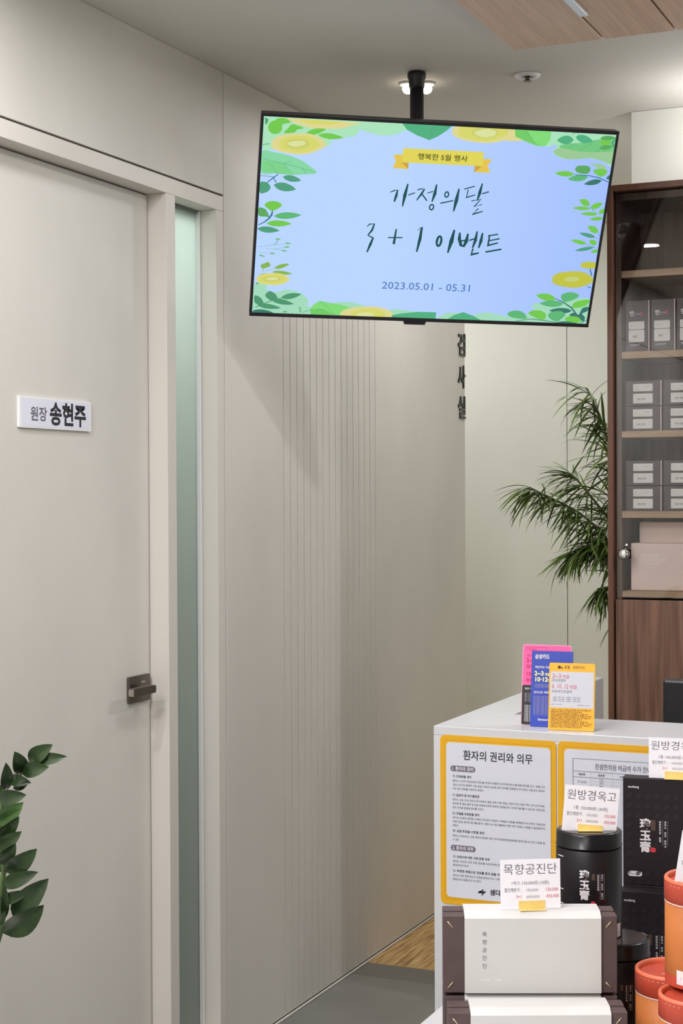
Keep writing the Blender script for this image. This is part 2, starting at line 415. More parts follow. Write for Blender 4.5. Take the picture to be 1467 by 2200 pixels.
ir = MB(); ir.box(-1.3, -1.29, 3.0, 4.2, 0, 2.4, mWall); ir.box(-1.29, -.141, 3.0, 3.01, 0, 2.4, mWall); ir.box(-1.29, -.141, 4.19, 4.2, 0, 2.4, mWall); ir.box(-1.3, -.141, 3.0, 4.2, 2.4, 2.42, mWall); ir.box(-1.3, -.141, 3.0, 4.2, -.005, .003, mSlab)
tag(ir.build('wall_inner_room'), kind='structure')
door = box('door_1', None, -.095, RX, D0 + .003, D1 - .0045, .006, ZT - .004, mWall, .001, 1); tag(door, kind='structure', label='off white flush door with name plate and lever handle')
ds = box('door_stop', tf, -.12, -.098, D0 + .001, D1 - .001, 0, ZT - .001, mGap)
hp = empty('door_handle', (RX, 3.2825, .9915)); hp.parent = door; tag(hp, 'gunmetal lever handle on a square rose')
MB().prism(rrect(-.047, -.0315, .047, .0315, .004), lambda u, v, h: Vector((h, u, v)), 0, .0075, mGun).build('rose', hp)
MB().prism(rrect(.004, .0135, .022, .0175, .001), lambda u, v, h: Vector((h, u, v)), .0076, .0085, mGunL).build('latch_button', hp)
hb = MB(); hb.tube([(.0075, -.022, .0035), (.046, -.022, .0035)], .0085, mGun, 14)
hb.build('spindle', hp)
lv = MB(); lv.prism(rrect(-.109, -.0058, -.010, .0128, .006), lambda u, v, h: Vector((h, u, v)), .042, .058, mGun)
lo = lv.build('lever', hp)
MB().prism(rrect(.043, -.0045, .057, .0115, .003), lambda u, v, h: Vector((u, h, v)), -.1096, -.1091, mGunL).build('lever_end', hp)
np_ = MB().prism(rrect(2.805, 1.597, 3.079, 1.663, .0015), lambda u, v, h: Vector((h, u, v)), RX + .0001, RX + .006, mTrimW).build('name_plate', door)
np_['label'] = 'white name plate with black lettering'
pr = Print(plane((RX + .006, 2.805, 1.597), (0, 1, 0), (0, 0, 1)))
pr.poly(rrect(.008, .003, .268, .063, .003), mPlate, .0003)
pr.text('원장', .0395, .0185, .033, mInkGrey, fit=.061, off=.018, h=.0006)
pr.text('송현주', .111, .0135, .053, mInk, fit=.142, off=.032, h=.0006)
pr.build('lettering', np_)

# wall letters at the end of the left wall
ws = empty('wall_sign', (0.0, 5.44, 1.88)); tag(ws, 'three black raised letters one above another near the end of the grooved wall', 'sign')
for ch, zc in (('검', 1.99), ('사', 1.875), ('실', 1.7645)):
    vs, fs = glyphs(ch, .018)
    x0, x1 = min(p[0] for p in vs), max(p[0] for p in vs); y0, y1 = min(p[1] for p in vs), max(p[1] for p in vs)
    b = MB(); k = b.mi(mLetter)
    def pt(p, h): return Vector((h, (p[0] - x0) / (x1 - x0) * .074 - .037, (p[1] - y0) / (y1 - y0) * .082 - .041 + zc - 1.88))
    lo_ = [b.b.verts.new(pt(p, .0005)) for p in vs]; hi_ = [b.b.verts.new(pt(p, .005)) for p in vs]
    ec = {}
    for f in fs:
        try: b.b.faces.new([hi_[i] for i in f])
        except ValueError: pass
        for i in range(len(f)):
            e = (f[i], f[(i + 1) % len(f)]); ec[tuple(sorted(e))] = ec.get(tuple(sorted(e)), 0) + 1
    for (i, j), n in ec.items():
        if n == 1: b.b.faces.new((lo_[i], lo_[j], hi_[j], hi_[i]))
    b.build('letter', ws)

# ------------------------------------------------------------------ ceiling fittings
dl = empty('ceiling_downlight', (.4135, 3.948, HC)); dl.rotation_euler = (0, 0, .43); tag(dl, 'lit double downlight in the ceiling behind the black television pole', 'lamp')
MB().prism(rrect(-.045, -.020, .045, .020, .018), lambda u, v, h: Vector((u, v, h)), -.006, -.0005, mTrimW).build('housing', dl)
for sx in (-.0245, .0245):
    MB().lathe([(.011, 0), (.0145, -.006), (.0150, -.012), (.0115, -.019), (.005, -.0225)], mLampBulb, 20, (sx, 0, -.006)).build('bulb', dl)
t = empty('ceiling_spotlight', (.348, 1.481, HC)); tag(t, 'round recessed ceiling spotlight seen reflected in the cabinet glass', 'lamp')
MB().lathe([(.05, -.0005), (.05, -.006), (.038, -.006)], mTrimW, 28).build('trim_ring', t)
MB().lathe([(.037, -.003), (.037, -.0065)], mLamp, 28).build('lens', t)
sp = empty('ceiling_sprinkler', (.7031, 3.9902, HC)); tag(sp, 'flat white sprinkler rose with dark centre on the ceiling above the television', 'sprinkler')
MB().lathe([(.034, -.0005), (.034, -.004), (.028, -.008), (.016, -.007), (.015, -.003)], mTrimW, 30).build('rose', sp)
MB().lathe([(.0145, -.002), (.0145, -.006), (.008, -.009), (.005, -.016), (.011, -.017), (.011, -.019)], mGun, 20).build('head', sp)
sl = empty('strip_light', (1.010, 3.30, 2.50)); tag(sl, 'short unlit white strip set along a joint of the wooden ceiling panel', 'lamp')
MB().box(-.0095, .0095, -.30, .1125, -.0075, -.0002, mPlate, .001, 1).build('diffuser', sl)
MB().box(-.0098, .0098, .1127, .1155, -.0080, -.0002, mTrimW, .0008, 1).build('end_cap', sl)

# ------------------------------------------------------------------ television
TVX, TVY, TVZ = Vector((0.84116776, 0.54034286, -0.02159598)), Vector((-0.47626921, 0.75915502, 0.44367927)), Vector((0.25613363, -0.3629232, 0.8959254))
tv = empty('television', (0, 0, 0)); tag(tv, 'tilted black television hanging from the ceiling pole with a green and yellow event screen', 'television')
mw = Matrix((TVX, TVY, TVZ)).transposed().to_4x4(); TVO = Vector((.5303, 3.7473, 2.1239)); TVK = .98667; mw.translation = TVO; tv.matrix_world = mw @ Matrix.Scale(TVK, 4)
w2, h2, si, sj = .45, .26, .4432, .2508
b = MB()
b.box(-w2, w2, 0, .009, sj, h2, mBezel, .0015, 2); b.box(-w2, w2, 0, .009, -h2, -sj, mBezel, .0015, 2)
b.box(-w2, -si, 0, .009, -sj, sj, mBezel, .0015, 2); b.box(si, w2, 0, .009, -sj, sj, mBezel, .0015, 2)
b.build('bezel', tv)
b = MB(); b.box(-w2 + .001, w2 - .001, .009, .030, -h2 + .001, h2 - .001, mBlack, .004, 2); b.build('back_shell', tv)
hu = MB().box(-.36, .42, .0302, .052, -.22, .085, mBackGrey, .004, 2).build('back_housing', tv)
MB().box(.372, .416, .0521, .0528, .030, .078, mSticker).build('rating_label', hu)
MB().lathe([(.016, 0), (.016, .004), (.010, .004), (.009, .001)], mBlack, 24).build('port_ring', hu).matrix_local = Matrix.Translation((.397, .0529, .056)) @ Matrix.Rotation(-math.pi / 2, 4, 'X')
MB().prism([(-.030, 0), (.030, 0), (.027, -.0085), (-.027, -.0085)], lambda u, v, h: Vector((u - .018, h, v - h2)), .001, .012, mBlack).build('sensor', tv)
scr = box('screen', tv, -si - .002, si + .002, .0040, .0085, -sj - .002, sj + .002, TVM['bg'])
TVSHAPES = [('pale',[-4434,2520,-4218,2576,-3903,2569,-3552,2536,-3226,2515,-2913,2516,-2590,2520,-2303,2518,-2099,2505,-2010,2476,-2005,2436,-2037,2390,-2061,2344,-2069,2295,-2082,2242,-2104,2192,-2139,2153,-2189,2129,-2251,2115,-2321,2105,-2394,2093,-2477,2079,-2570,2065,-2656,2050,-2719,2030,-2745,2003,-2746,1971,-2743,1939,-2756,1911,-2768,1889,-2777,1870,-2820,1852,-2939,1831,-3182,1804,-3515,1774,-3852,1746,-4105,1725,-4248,1696,-4328,1660,-4372,1653,-4408,1710,-4463,1875,-4516,2116,-4521,2357]),
('pale',[-2240,2498,-2095,2516,-1862,2520,-1606,2519,-1392,2519,-1226,2524,-1077,2531,-956,2532,-870,2523,-829,2498,-824,2463,-845,2422,-880,2382,-931,2342,-1003,2298,-1087,2258,-1173,2226,-1264,2205,-1363,2192,-1461,2184,-1549,2183,-1625,2191,-1692,2205,-1755,2223,-1816,2240,-1874,2251,-1928,2260,-1981,2274,-2034,2299,-2111,2343,-2203,2401,-2263,2457]),
('pale',[2648,2558,3023,2608,3575,2636,4127,2627,4502,2562,4625,2401,4599,2165,4509,1928,4441,1767,4405,1712,4361,1720,4314,1756,4270,1782,4232,1795,4198,1812,4161,1830,4115,1845,4053,1855,3980,1863,3907,1870,3845,1878,3799,1890,3762,1904,3729,1915,3695,1917,3667,1907,3643,1889,3612,1868,3562,1852,3480,1842,3376,1834,3270,1831,3182,1834,3117,1845,3065,1863,3021,1884,2980,1905,2937,1925,2895,1945,2863,1967,2848,1992,2861,2021,2894,2053,2930,2085,2950,2113,2950,2136,2942,2157,2922,2173,2892,2179,2842,2162,2775,2127,2710,2104,2663,2121,2601,2206,2526,2336,2516,2468]),
('olivep',[2872,1993,2884,2029,2933,2066,3006,2097,3091,2120,3183,2129,3289,2130,3416,2125,3568,2121,3777,2123,4031,2128,4270,2123,4435,2094,4505,2024,4513,1924,4483,1827,4441,1767,4381,1758,4295,1782,4200,1818,4115,1845,4044,1860,3976,1875,3911,1885,3844,1890,3776,1884,3710,1871,3640,1856,3563,1845,3473,1838,3373,1831,3273,1830,3181,1841,3086,1868,2989,1908,2910,1953]),
('olivep',[3877,1751,3928,1755,4014,1755,4107,1751,4180,1742,4227,1728,4263,1708,4288,1686,4300,1666,4300,1643,4286,1617,4262,1598,4228,1592,4178,1607,4114,1637,4048,1671,3994,1698,3947,1716,3902,1732,3874,1743]),
('pale2',[-4400,-1745,-4349,-1689,-4272,-1698,-4194,-1736,-4139,-1769,-4123,-1793,-4130,-1825,-4135,-1859,-4116,-1886,-4059,-1908,-3981,-1926,-3895,-1939,-3820,-1943,-3760,-1930,-3706,-1905,-3654,-1880,-3597,-1866,-3533,-1867,-3464,-1876,-3396,-1890,-3334,-1907,-3277,-1926,-3225,-1948,-3176,-1973,-3131,-2002,-3087,-2036,-3045,-2075,-3010,-2115,-2989,-2150,-2990,-2180,-3007,-2206,-3026,-2231,-3030,-2254,-3012,-2273,-2982,-2289,-2949,-2307,-2926,-2336,-2881,-2383,-2819,-2442,-2807,-2500,-2910,-2542,-3209,-2584,-3646,-2626,-4084,-2635,-4383,-2578,-4496,-2410,-4499,-2160,-4449,-1912]),
('pale2',[-4383,-1761,-4326,-1736,-4242,-1730,-4160,-1741,-4107,-1767,-4092,-1819,-4100,-1894,-4124,-1970,-4156,-2023,-4205,-2053,-4272,-2070,-4337,-2070,-4382,-2049,-4404,-1992,-4413,-1906,-4407,-1820]),
('pale2',[-2361,-2211,-2303,-2170,-2216,-2151,-2118,-2145,-2025,-2143,-1940,-2142,-1856,-2146,-1769,-2160,-1679,-2185,-1548,-2230,-1390,-2289,-1276,-2352,-1276,-2409,-1462,-2470,-1777,-2535,-2105,-2582,-2330,-2586,-2418,-2524,-2432,-2413,-2403,-2296]),
('pale2',[-1012,-2360,-957,-2333,-871,-2314,-771,-2302,-673,-2295,-578,-2298,-477,-2308,-377,-2322,-284,-2333,-185,-2338,-81,-2339,-1,-2345,28,-2362,-10,-2399,-98,-2450,-215,-2501,-340,-2535,-490,-2552,-669,-2558,-837,-2554,-957,-2537,-1019,-2503,-1044,-2453,-1039,-2400]),
('pale2',[463,-2446,508,-2414,572,-2378,647,-2346,722,-2329,810,-2328,910,-2340,996,-2361,1040,-2386,1026,-2419,973,-2463,899,-2504,823,-2534,738,-2549,636,-2556,541,-2555,475,-2547,442,-2530,431,-2505,439,-2475]),
('pale2',[1389,-2373,1441,-2343,1517,-2318,1605,-2299,1692,-2290,1778,-2294,1869,-2310,1961,-2330,2052,-2349,2154,-2364,2265,-2380,2357,-2397,2403,-2417,2395,-2446,2348,-2481,2266,-2513,2155,-2535,1986,-2547,1767,-2552,1556,-2548,1409,-2534,1346,-2503,1334,-2458,1355,-2411]),
('pale2',[2885,-2083,2897,-2052,2925,-2022,2971,-1996,3038,-1979,3138,-1976,3265,-1983,3399,-1990,3520,-1986,3616,-1965,3700,-1933,3786,-1900,3888,-1874,4025,-1841,4183,-1802,4331,-1788,4436,-1829,4537,-1965,4634,-2170,4642,-2377,4472,-2520,4001,-2572,3311,-2573,2624,-2549,2155,-2527,1980,-2510,1976,-2484,2058,-2455,2142,-2429,2227,-2406,2350,-2385,2486,-2362,2609,-2338,2724,-2312,2841,-2285,2941,-2257,3001,-2226,3002,-2191,2958,-2154,2907,-2116]),
('yrim',[-3852,2482,-3511,2485,-2998,2484,-2485,2478,-2143,2468,-2045,2453,-2091,2433,-2197,2412,-2278,2391,-2316,2370,-2356,2348,-2403,2328,-2459,2312,-2529,2301,-2608,2293,-2694,2288,-2786,2283,-2887,2277,-2997,2272,-3106,2270,-3207,2273,-3300,2283,-3386,2299,-3467,2318,-3539,2337,-3604,2356,-3662,2377,-3712,2398,-3755,2418,-3830,2437,-3923,2456,-3957,2472]),
('yel',[-3549,2475,-3349,2479,-3033,2477,-2717,2470,-2519,2460,-2485,2445,-2548,2425,-2654,2405,-2748,2390,-2824,2381,-2908,2375,-2994,2373,-3075,2373,-3150,2373,-3224,2376,-3294,2382,-3357,2393,-3440,2411,-3535,2436,-3589,2460]),
('grn',[-3965,2257,-3969,2209,-3987,2165,-4017,2128,-4057,2100,-4104,2084,-4153,2081,-4202,2092,-4245,2116,-4279,2150,-4303,2192,-4313,2238,-4309,2286,-4291,2330,-4261,2367,-4221,2395,-4174,2410,-4125,2413,-4077,2402,-4033,2379,-3999,2345,-3975,2303]),
('grn',[-4170,2373,-4165,2401,-4146,2429,-4118,2453,-4084,2470,-4038,2479,-3980,2481,-3922,2478,-3875,2469,-3836,2453,-3802,2428,-3780,2403,-3776,2382,-3798,2369,-3841,2361,-3891,2352,-3936,2339,-3972,2315,-4006,2285,-4039,2259,-4069,2251,-4101,2267,-4134,2301,-4159,2339]),
('grn',[-3835,2229,-3814,2258,-3794,2290,-3773,2318,-3749,2337,-3724,2345,-3697,2345,-3668,2340,-3632,2332,-3582,2320,-3519,2303,-3466,2284,-3441,2268,-3459,2255,-3505,2243,-3559,2231,-3601,2218,-3619,2200,-3627,2179,-3639,2160,-3666,2144,-3724,2132,-3803,2121,-3877,2115,-3921,2120,-3923,2137,-3899,2166,-3865,2198]),
('grn',[-3373,2136,-3292,2112,-3217,2112,-3146,2125,-3079,2147,-3013,2178,-2950,2217,-2890,2266,-2969,2278,-3043,2280,-3116,2274,-3186,2259,-3253,2234,-3317,2197]),
('grn',[-3078,2116,-2989,2067,-2898,2043,-2807,2031,-2716,2029,-2624,2037,-2532,2052,-2440,2079,-2530,2116,-2621,2143,-2712,2161,-2803,2170,-2894,2169,-2986,2155]),
('dgl',[-4408,2476,-4313,2435,-4331,2342,-4386,2292]),
('yrim',[-2857,1910,-2883,1833,-2983,1764,-3105,1704,-3250,1648,-3435,1613,-3631,1612,-3810,1630,-3982,1656,-4129,1700,-4205,1767,-4212,1841,-4194,1915,-4143,1989,-4021,2054,-3847,2095,-3664,2120,-3475,2139,-3281,2134,-3122,2096,-3009,2040,-2915,1980]),
('yel',[-3009,1898,-3029,1837,-3109,1784,-3200,1737,-3303,1692,-3440,1664,-3586,1665,-3717,1682,-3846,1700,-3960,1734,-4015,1788,-4014,1847,-4002,1904,-3970,1963,-3880,2014,-3747,2044,-3612,2063,-3472,2079,-3327,2076,-3210,2044,-3131,1999,-3059,1952]),
('yel2',[-3261,1885,-3270,1848,-3304,1812,-3358,1781,-3430,1757,-3512,1742,-3599,1738,-3683,1744,-3757,1761,-3815,1786,-3853,1818,-3868,1854,-3858,1892,-3825,1927,-3770,1958,-3699,1982,-3617,1997,-3531,2001,-3447,1995,-3373,1978,-3314,1953,-3276,1921]),
('yctr',[-3811,1881,-3788,1895,-3751,1911,-3703,1925,-3651,1935,-3587,1943,-3512,1949,-3441,1950,-3394,1944,-3375,1927,-3375,1903,-3389,1876,-3411,1854,-3446,1837,-3494,1821,-3546,1809,-3595,1802,-3641,1802,-3686,1807,-3728,1815,-3761,1825,-3786,1836,-3806,1850,-3816,1866]),
('mint',[-4427,1639,-4369,1675,-4285,1671,-4189,1649,-4099,1632,-4016,1623,-3932,1611,-3849,1596,-3767,1578,-3686,1556,-3604,1531,-3526,1504,-3454,1475,-3392,1445,-3335,1414,-3283,1380,-3232,1344,-3170,1302,-3103,1255,-3053,1210,-3042,1175,-3085,1153,-3169,1141,-3268,1132,-3358,1124,-3433,1115,-3505,1106,-3581,1100,-3664,1097,-3759,1099,-3862,1103,-3967,1109,-4066,1114,-4166,1104,-4267,1085,-4356,1083,-4419,1120,-4453,1227,-4466,1381,-4457,1535]),
('mint2',[-4403,1428,-4084,1397,-3870,1360,-3640,1099,-4066,1114,-4397,1145]),
('dgl',[-4396,1461,-3872,1367,-3870,1377,-4395,1468]),
('dgl',[-3872,1367,-3442,1282,-3440,1291,-3870,1377]),
('dgl',[-3442,1282,-3077,1181,-3075,1188,-3440,1291]),
('dgl',[-4301,1433,-4150,1273,-4144,1278,-4297,1437]),
('dgl',[-4150,1273,-3995,1090,-3990,1094,-4144,1278]),
('dgl',[-3874,1365,-3771,1244,-3765,1250,-3870,1369]),
('dgl',[-3771,1244,-3618,1108,-3614,1112,-3765,1250]),
('dgl',[-3444,1286,-3368,1216,-3362,1222,-3440,1290]),
('dgl',[-3368,1216,-3289,1136,-3284,1140,-3362,1222]),
('dgl',[-3872,1368,-3661,1439,-3663,1445,-3874,1374]),
('dgl',[-4418,1806,-4235,1833,-4237,1849,-4421,1822]),
('teal',[-3995,1106,-4115,1016,-4097,994,-3982,1089]),
('teal',[-4115,1016,-4264,882,-4250,866,-4097,994]),
('teal',[-4119,1005,-4032,877,-4015,889,-4101,1017]),
('teal',[-4419,1039,-4104,1022,-4103,1034,-4418,1051]),
('dg',[-3877,1039,-3816,980,-3752,948,-3686,931,-3618,925,-3548,929,-3478,941,-3406,967,-3469,1013,-3533,1046,-3599,1071,-3665,1086,-3733,1089,-3803,1078]),
('dg',[-4088,827,-4015,748,-3938,707,-3859,685,-3777,678,-3693,685,-3608,703,-3520,738,-3595,799,-3672,842,-3751,874,-3831,893,-3913,895,-3998,880]),
('dg',[-4428,870,-4402,894,-4364,899,-4322,895,-4287,889,-4261,881,-4238,867,-4218,851,-4201,833,-4185,815,-4172,795,-4162,774,-4161,751,-4167,727,-4179,700,-4198,674,-4225,652,-4267,630,-4322,607,-4374,596,-4412,608,-4431,658,-4440,735,-4439,815]),
('grn',[-4283,312,-4277,333,-4259,353,-4235,372,-4209,388,-4182,400,-4151,409,-4118,415,-4084,418,-4049,418,-4010,416,-3973,410,-3941,400,-3910,385,-3880,366,-3858,345,-3848,324,-3855,303,-3874,281,-3901,260,-3930,239,-3963,218,-4001,195,-4040,176,-4076,168,-4110,173,-4141,188,-4172,208,-4199,227,-4226,247,-4253,269,-4274,291]),
('mgd',[-4420,225,-4404,242,-4380,245,-4352,241,-4326,234,-4301,227,-4276,217,-4251,201,-4228,177,-4202,140,-4175,90,-4154,43,-4146,11,-4154,0,-4173,2,-4201,9,-4233,15,-4275,14,-4326,12,-4374,15,-4409,32,-4426,72,-4432,129,-4429,186]),
('teal',[-4404,-214,-4264,-145,-4280,-121,-4412,-199]),
('teal',[-4264,-145,-4137,-43,-4165,-16,-4280,-121]),
('teal',[-4137,-43,-4064,61,-4108,80,-4165,-16]),
('teal',[-4064,61,-4062,167,-4088,171,-4108,80]),
('mg',[-4036,37,-3931,-8,-3829,-23,-3729,-23,-3630,-9,-3532,15,-3435,48,-3339,96,-3443,126,-3545,143,-3647,150,-3747,147,-3845,130,-3942,99]),
('grn',[-4207,-154,-4114,-203,-4022,-222,-3931,-227,-3840,-220,-3749,-203,-3660,-177,-3570,-138,-3663,-104,-3755,-82,-3847,-70,-3938,-68,-4029,-78,-4119,-102]),
('dg',[-4429,-303,-4349,-357,-4269,-383,-4188,-394,-4106,-394,-4025,-383,-3943,-363,-3861,-330,-3941,-290,-4022,-262,-4103,-243,-4184,-235,-4265,-238,-4346,-256]),
('dgl',[-4370,-776,-3980,-706,-3982,-698,-4371,-770]),
('dgl',[-3980,-706,-3692,-668,-3693,-662,-3982,-698]),
('dgl',[-3979,-709,-3899,-629,-3912,-621,-3987,-701]),
('dgl',[-3899,-629,-3889,-547,-3899,-546,-3912,-621]),
('dgl',[-4185,-801,-3957,-815,-3958,-809,-4185,-796]),
('dgl',[-3957,-815,-3702,-759,-3703,-754,-3958,-809]),
('dgl',[-3960,-814,-3762,-836,-3762,-831,-3959,-809]),
('dgl',[-4363,-907,-4061,-931,-4061,-927,-4362,-902]),
('mg2',[-3959,-545,-3939,-560,-3918,-567,-3898,-570,-3877,-571,-3856,-568,-3835,-563,-3814,-555,-3834,-544,-3855,-536,-3875,-530,-3896,-528,-3917,-528,-3938,-533]),
('mg2',[-3703,-652,-3681,-665,-3659,-670,-3637,-671,-3615,-669,-3594,-664,-3572,-657,-3551,-646,-3574,-637,-3596,-632,-3618,-629,-3640,-628,-3661,-631,-3683,-638]),
('mg2',[-3721,-749,-3699,-762,-3676,-768,-3655,-769,-3633,-767,-3611,-763,-3590,-756,-3568,-746,-3591,-737,-3613,-731,-3635,-727,-3657,-726,-3678,-729,-3700,-735]),
('mg2',[-3787,-838,-3766,-854,-3745,-862,-3723,-866,-3701,-868,-3679,-866,-3656,-862,-3633,-855,-3655,-842,-3676,-834,-3698,-827,-3720,-824,-3742,-823,-3764,-827]),
('mg2',[-4079,-926,-4058,-940,-4037,-946,-4016,-948,-3996,-947,-3975,-943,-3955,-937,-3934,-927,-3955,-917,-3976,-910,-3997,-906,-4017,-905,-4038,-907,-4059,-913]),
('mg2',[-4357,-971,-4335,-992,-4311,-1005,-4285,-1015,-4259,-1021,-4233,-1025,-4205,-1027,-4177,-1025,-4200,-1008,-4225,-994,-4249,-982,-4275,-973,-4301,-968,-4328,-966]),
('ol',[-4296,-1271,-4254,-1219,-4089,-1146,-4030,-1235,-4065,-1279,-4222,-1343]),
('ol',[-4232,-1330,-4221,-1417,-4204,-1415,-4215,-1328]),
('ol',[-4163,-1404,-3921,-1326,-3924,-1319,-4166,-1397]),
('ol',[-3933,-1315,-3868,-1327,-3810,-1322,-3754,-1307,-3701,-1286,-3650,-1258,-3601,-1224,-3555,-1183,-3617,-1179,-3676,-1183,-3733,-1193,-3788,-1209,-3841,-1233,-3890,-1265]),
('ol',[-3984,-1409,-3910,-1445,-3835,-1462,-3759,-1472,-3684,-1474,-3608,-1469,-3532,-1459,-3456,-1442,-3531,-1415,-3606,-1396,-3681,-1382,-3756,-1375,-3832,-1375,-3908,-1383]),
('ol',[-4316,-1515,-4239,-1466,-4095,-1447,-4091,-1497]),
('yrim',[-3525,-1584,-3540,-1632,-3598,-1675,-3675,-1713,-3768,-1746,-3883,-1765,-4005,-1766,-4119,-1755,-4224,-1736,-4312,-1706,-4362,-1664,-4371,-1618,-4358,-1571,-4321,-1525,-4245,-1486,-4139,-1460,-4025,-1444,-3906,-1436,-3786,-1442,-3686,-1466,-3612,-1500,-3556,-1539]),
('yel',[-3599,-1587,-3613,-1627,-3667,-1661,-3733,-1692,-3811,-1720,-3910,-1737,-4015,-1737,-4111,-1726,-4202,-1712,-4281,-1689,-4322,-1654,-4325,-1616,-4315,-1578,-4287,-1540,-4222,-1508,-4128,-1487,-4030,-1475,-3928,-1466,-3824,-1470,-3739,-1491,-3679,-1520,-3630,-1551]),
('yel2',[-3745,-1593,-3754,-1616,-3781,-1638,-3825,-1657,-3882,-1672,-3948,-1681,-4017,-1684,-4084,-1680,-4143,-1670,-4189,-1654,-4219,-1634,-4230,-1612,-4221,-1589,-4194,-1567,-4150,-1548,-4093,-1533,-4027,-1524,-3958,-1521,-3892,-1525,-3833,-1535,-3787,-1551,-3757,-1571]),
('yctr',[-4118,-1591,-4097,-1581,-4060,-1571,-4016,-1562,-3975,-1557,-3932,-1554,-3886,-1554,-3846,-1557,-3820,-1562,-3813,-1573,-3817,-1587,-3833,-1602,-3858,-1614,-3898,-1623,-3952,-1630,-4008,-1634,-4051,-1634,-4081,-1627,-4105,-1616,-4119,-1602]),
('dg',[-4383,-1761,-4346,-1701,-4300,-1741]),
('dgl',[-4348,-2382,-4152,-2281,-4162,-2259,-4356,-2366]),
('dgl',[-4152,-2281,-3963,-2198,-3971,-2175,-4162,-2259]),
('dgl',[-3963,-2198,-3672,-2097,-3677,-2080,-3971,-2175]),
('dg2',[-4123,-2039,-4117,-2016,-4102,-1992,-4082,-1970,-4063,-1952,-4047,-1938,-4032,-1928,-4014,-1922,-3992,-1924,-3963,-1934,-3928,-1951,-3894,-1973,-3865,-1995,-3843,-2019,-3826,-2045,-3812,-2072,-3802,-2095,-3801,-2115,-3808,-2132,-3813,-2148,-3806,-2163,-3773,-2178,-3723,-2192,-3681,-2203,-3672,-2209,-3713,-2209,-3788,-2204,-3870,-2196,-3935,-2185,-3975,-2172,-4006,-2157,-4030,-2140,-4053,-2121,-4077,-2102,-4099,-2082,-4115,-2060]),
('dg2',[-3712,-2092,-3627,-2121,-3549,-2124,-3473,-2114,-3400,-2093,-3329,-2062,-3261,-2024,-3195,-1973,-3277,-1957,-3356,-1952,-3434,-1955,-3508,-1968,-3581,-1992,-3650,-2028]),
('dg2',[-3969,-2152,-3887,-2210,-3802,-2242,-3716,-2263,-3628,-2273,-3539,-2274,-3450,-2267,-3359,-2249,-3443,-2204,-3528,-2169,-3613,-2143,-3700,-2125,-3788,-2117,-3877,-2122]),
('dg2',[-4389,-2058,-4371,-2047,-4343,-2052,-4311,-2065,-4283,-2079,-4257,-2094,-4231,-2114,-4208,-2136,-4188,-2160,-4171,-2190,-4156,-2223,-4147,-2255,-4149,-2278,-4164,-2292,-4191,-2300,-4222,-2302,-4253,-2299,-4286,-2292,-4322,-2280,-4355,-2262,-4379,-2236,-4392,-2195,-4399,-2141,-4398,-2091]),
('dg2',[-4318,-2302,-4231,-2353,-4142,-2380,-4052,-2396,-3962,-2402,-3870,-2399,-3779,-2388,-3686,-2367,-3775,-2328,-3864,-2299,-3953,-2277,-4043,-2264,-4134,-2261,-4225,-2269]),
('dgd',[-4470,-2495,-4385,-2545,-4301,-2566,-4217,-2574,-4133,-2571,-4049,-2557,-3965,-2534,-3882,-2500,-3967,-2464,-4051,-2440,-4136,-2425,-4220,-2420,-4303,-2427,-4387,-2447]),
('mg2',[-3271,-2332,-3157,-2324,-3187,-2363,-3155,-2456,-3212,-2464,-3219,-2373]),
('dgl',[-3131,-2472,-2932,-2393,-2937,-2381,-3136,-2459]),
('mg2',[-3639,-2465,-3620,-2482,-3603,-2488,-3586,-2489,-3570,-2485,-3554,-2478,-3539,-2468,-3525,-2453,-3543,-2441,-3560,-2434,-3577,-2431,-3594,-2431,-3610,-2435,-3625,-2445]),
('lgr',[-2941,-2354,-2867,-2248,-2711,-2136,-2477,-2174,-2160,-2222,-1788,-2312,-1906,-2489,-2893,-2550]),
('grn2',[-2940,-2371,-2645,-2343,-2286,-2494,-2910,-2551]),
('dgl',[-2714,-2141,-2520,-2290,-2515,-2284,-2710,-2136]),
('dgl',[-2520,-2290,-2269,-2514,-2265,-2510,-2515,-2284]),
('dgl',[-2779,-2350,-2508,-2401,-2507,-2396,-2778,-2345]),
('yrim',[-743,-2438,-769,-2503,-864,-2562,-992,-2613,-1147,-2658,-1340,-2685,-1543,-2687,-1732,-2673,-1909,-2648,-2056,-2608,-2139,-2551,-2155,-2489,-2135,-2426,-2073,-2364,-1947,-2310,-1771,-2274,-1581,-2252,-1382,-2240,-1183,-2247,-1015,-2278,-891,-2325,-796,-2377]),
('yel',[-954,-2445,-971,-2494,-1038,-2537,-1120,-2575,-1217,-2609,-1342,-2630,-1475,-2629,-1596,-2616,-1712,-2599,-1812,-2569,-1865,-2526,-1870,-2478,-1859,-2432,-1825,-2385,-1743,-2344,-1626,-2319,-1502,-2304,-1374,-2294,-1243,-2299,-1135,-2325,-1058,-2361,-994,-2400]),
('yctr',[-1730,-2473,-1704,-2453,-1658,-2432,-1602,-2414,-1545,-2403,-1480,-2401,-1405,-2405,-1337,-2415,-1293,-2430,-1278,-2452,-1283,-2481,-1304,-2510,-1342,-2531,-1405,-2542,-1492,-2547,-1580,-2547,-1647,-2542,-1690,-2530,-1719,-2513,-1733,-2492]),
('dg3',[-792,-2451,-585,-2404,-129,-2340,365,-2334,366,-2550,-802,-2552]),
('dgl',[-359,-2373,-404,-2518,-398,-2520,-354,-2375]),
('dgl',[-54,-2349,83,-2524,87,-2520,-50,-2345]),
('dg3',[668,-2540,846,-2392,1077,-2304,1353,-2394,1604,-2527,1529,-2558,713,-2586]),
('dgl',[1074,-2302,1095,-2547,1101,-2547,1080,-2302]),
('dgl',[881,-2391,980,-2552,985,-2549,886,-2388]),
('dg3',[-1033,2522,-890,2358,-622,2231,-308,2131,-111,2226,96,2378,239,2526]),
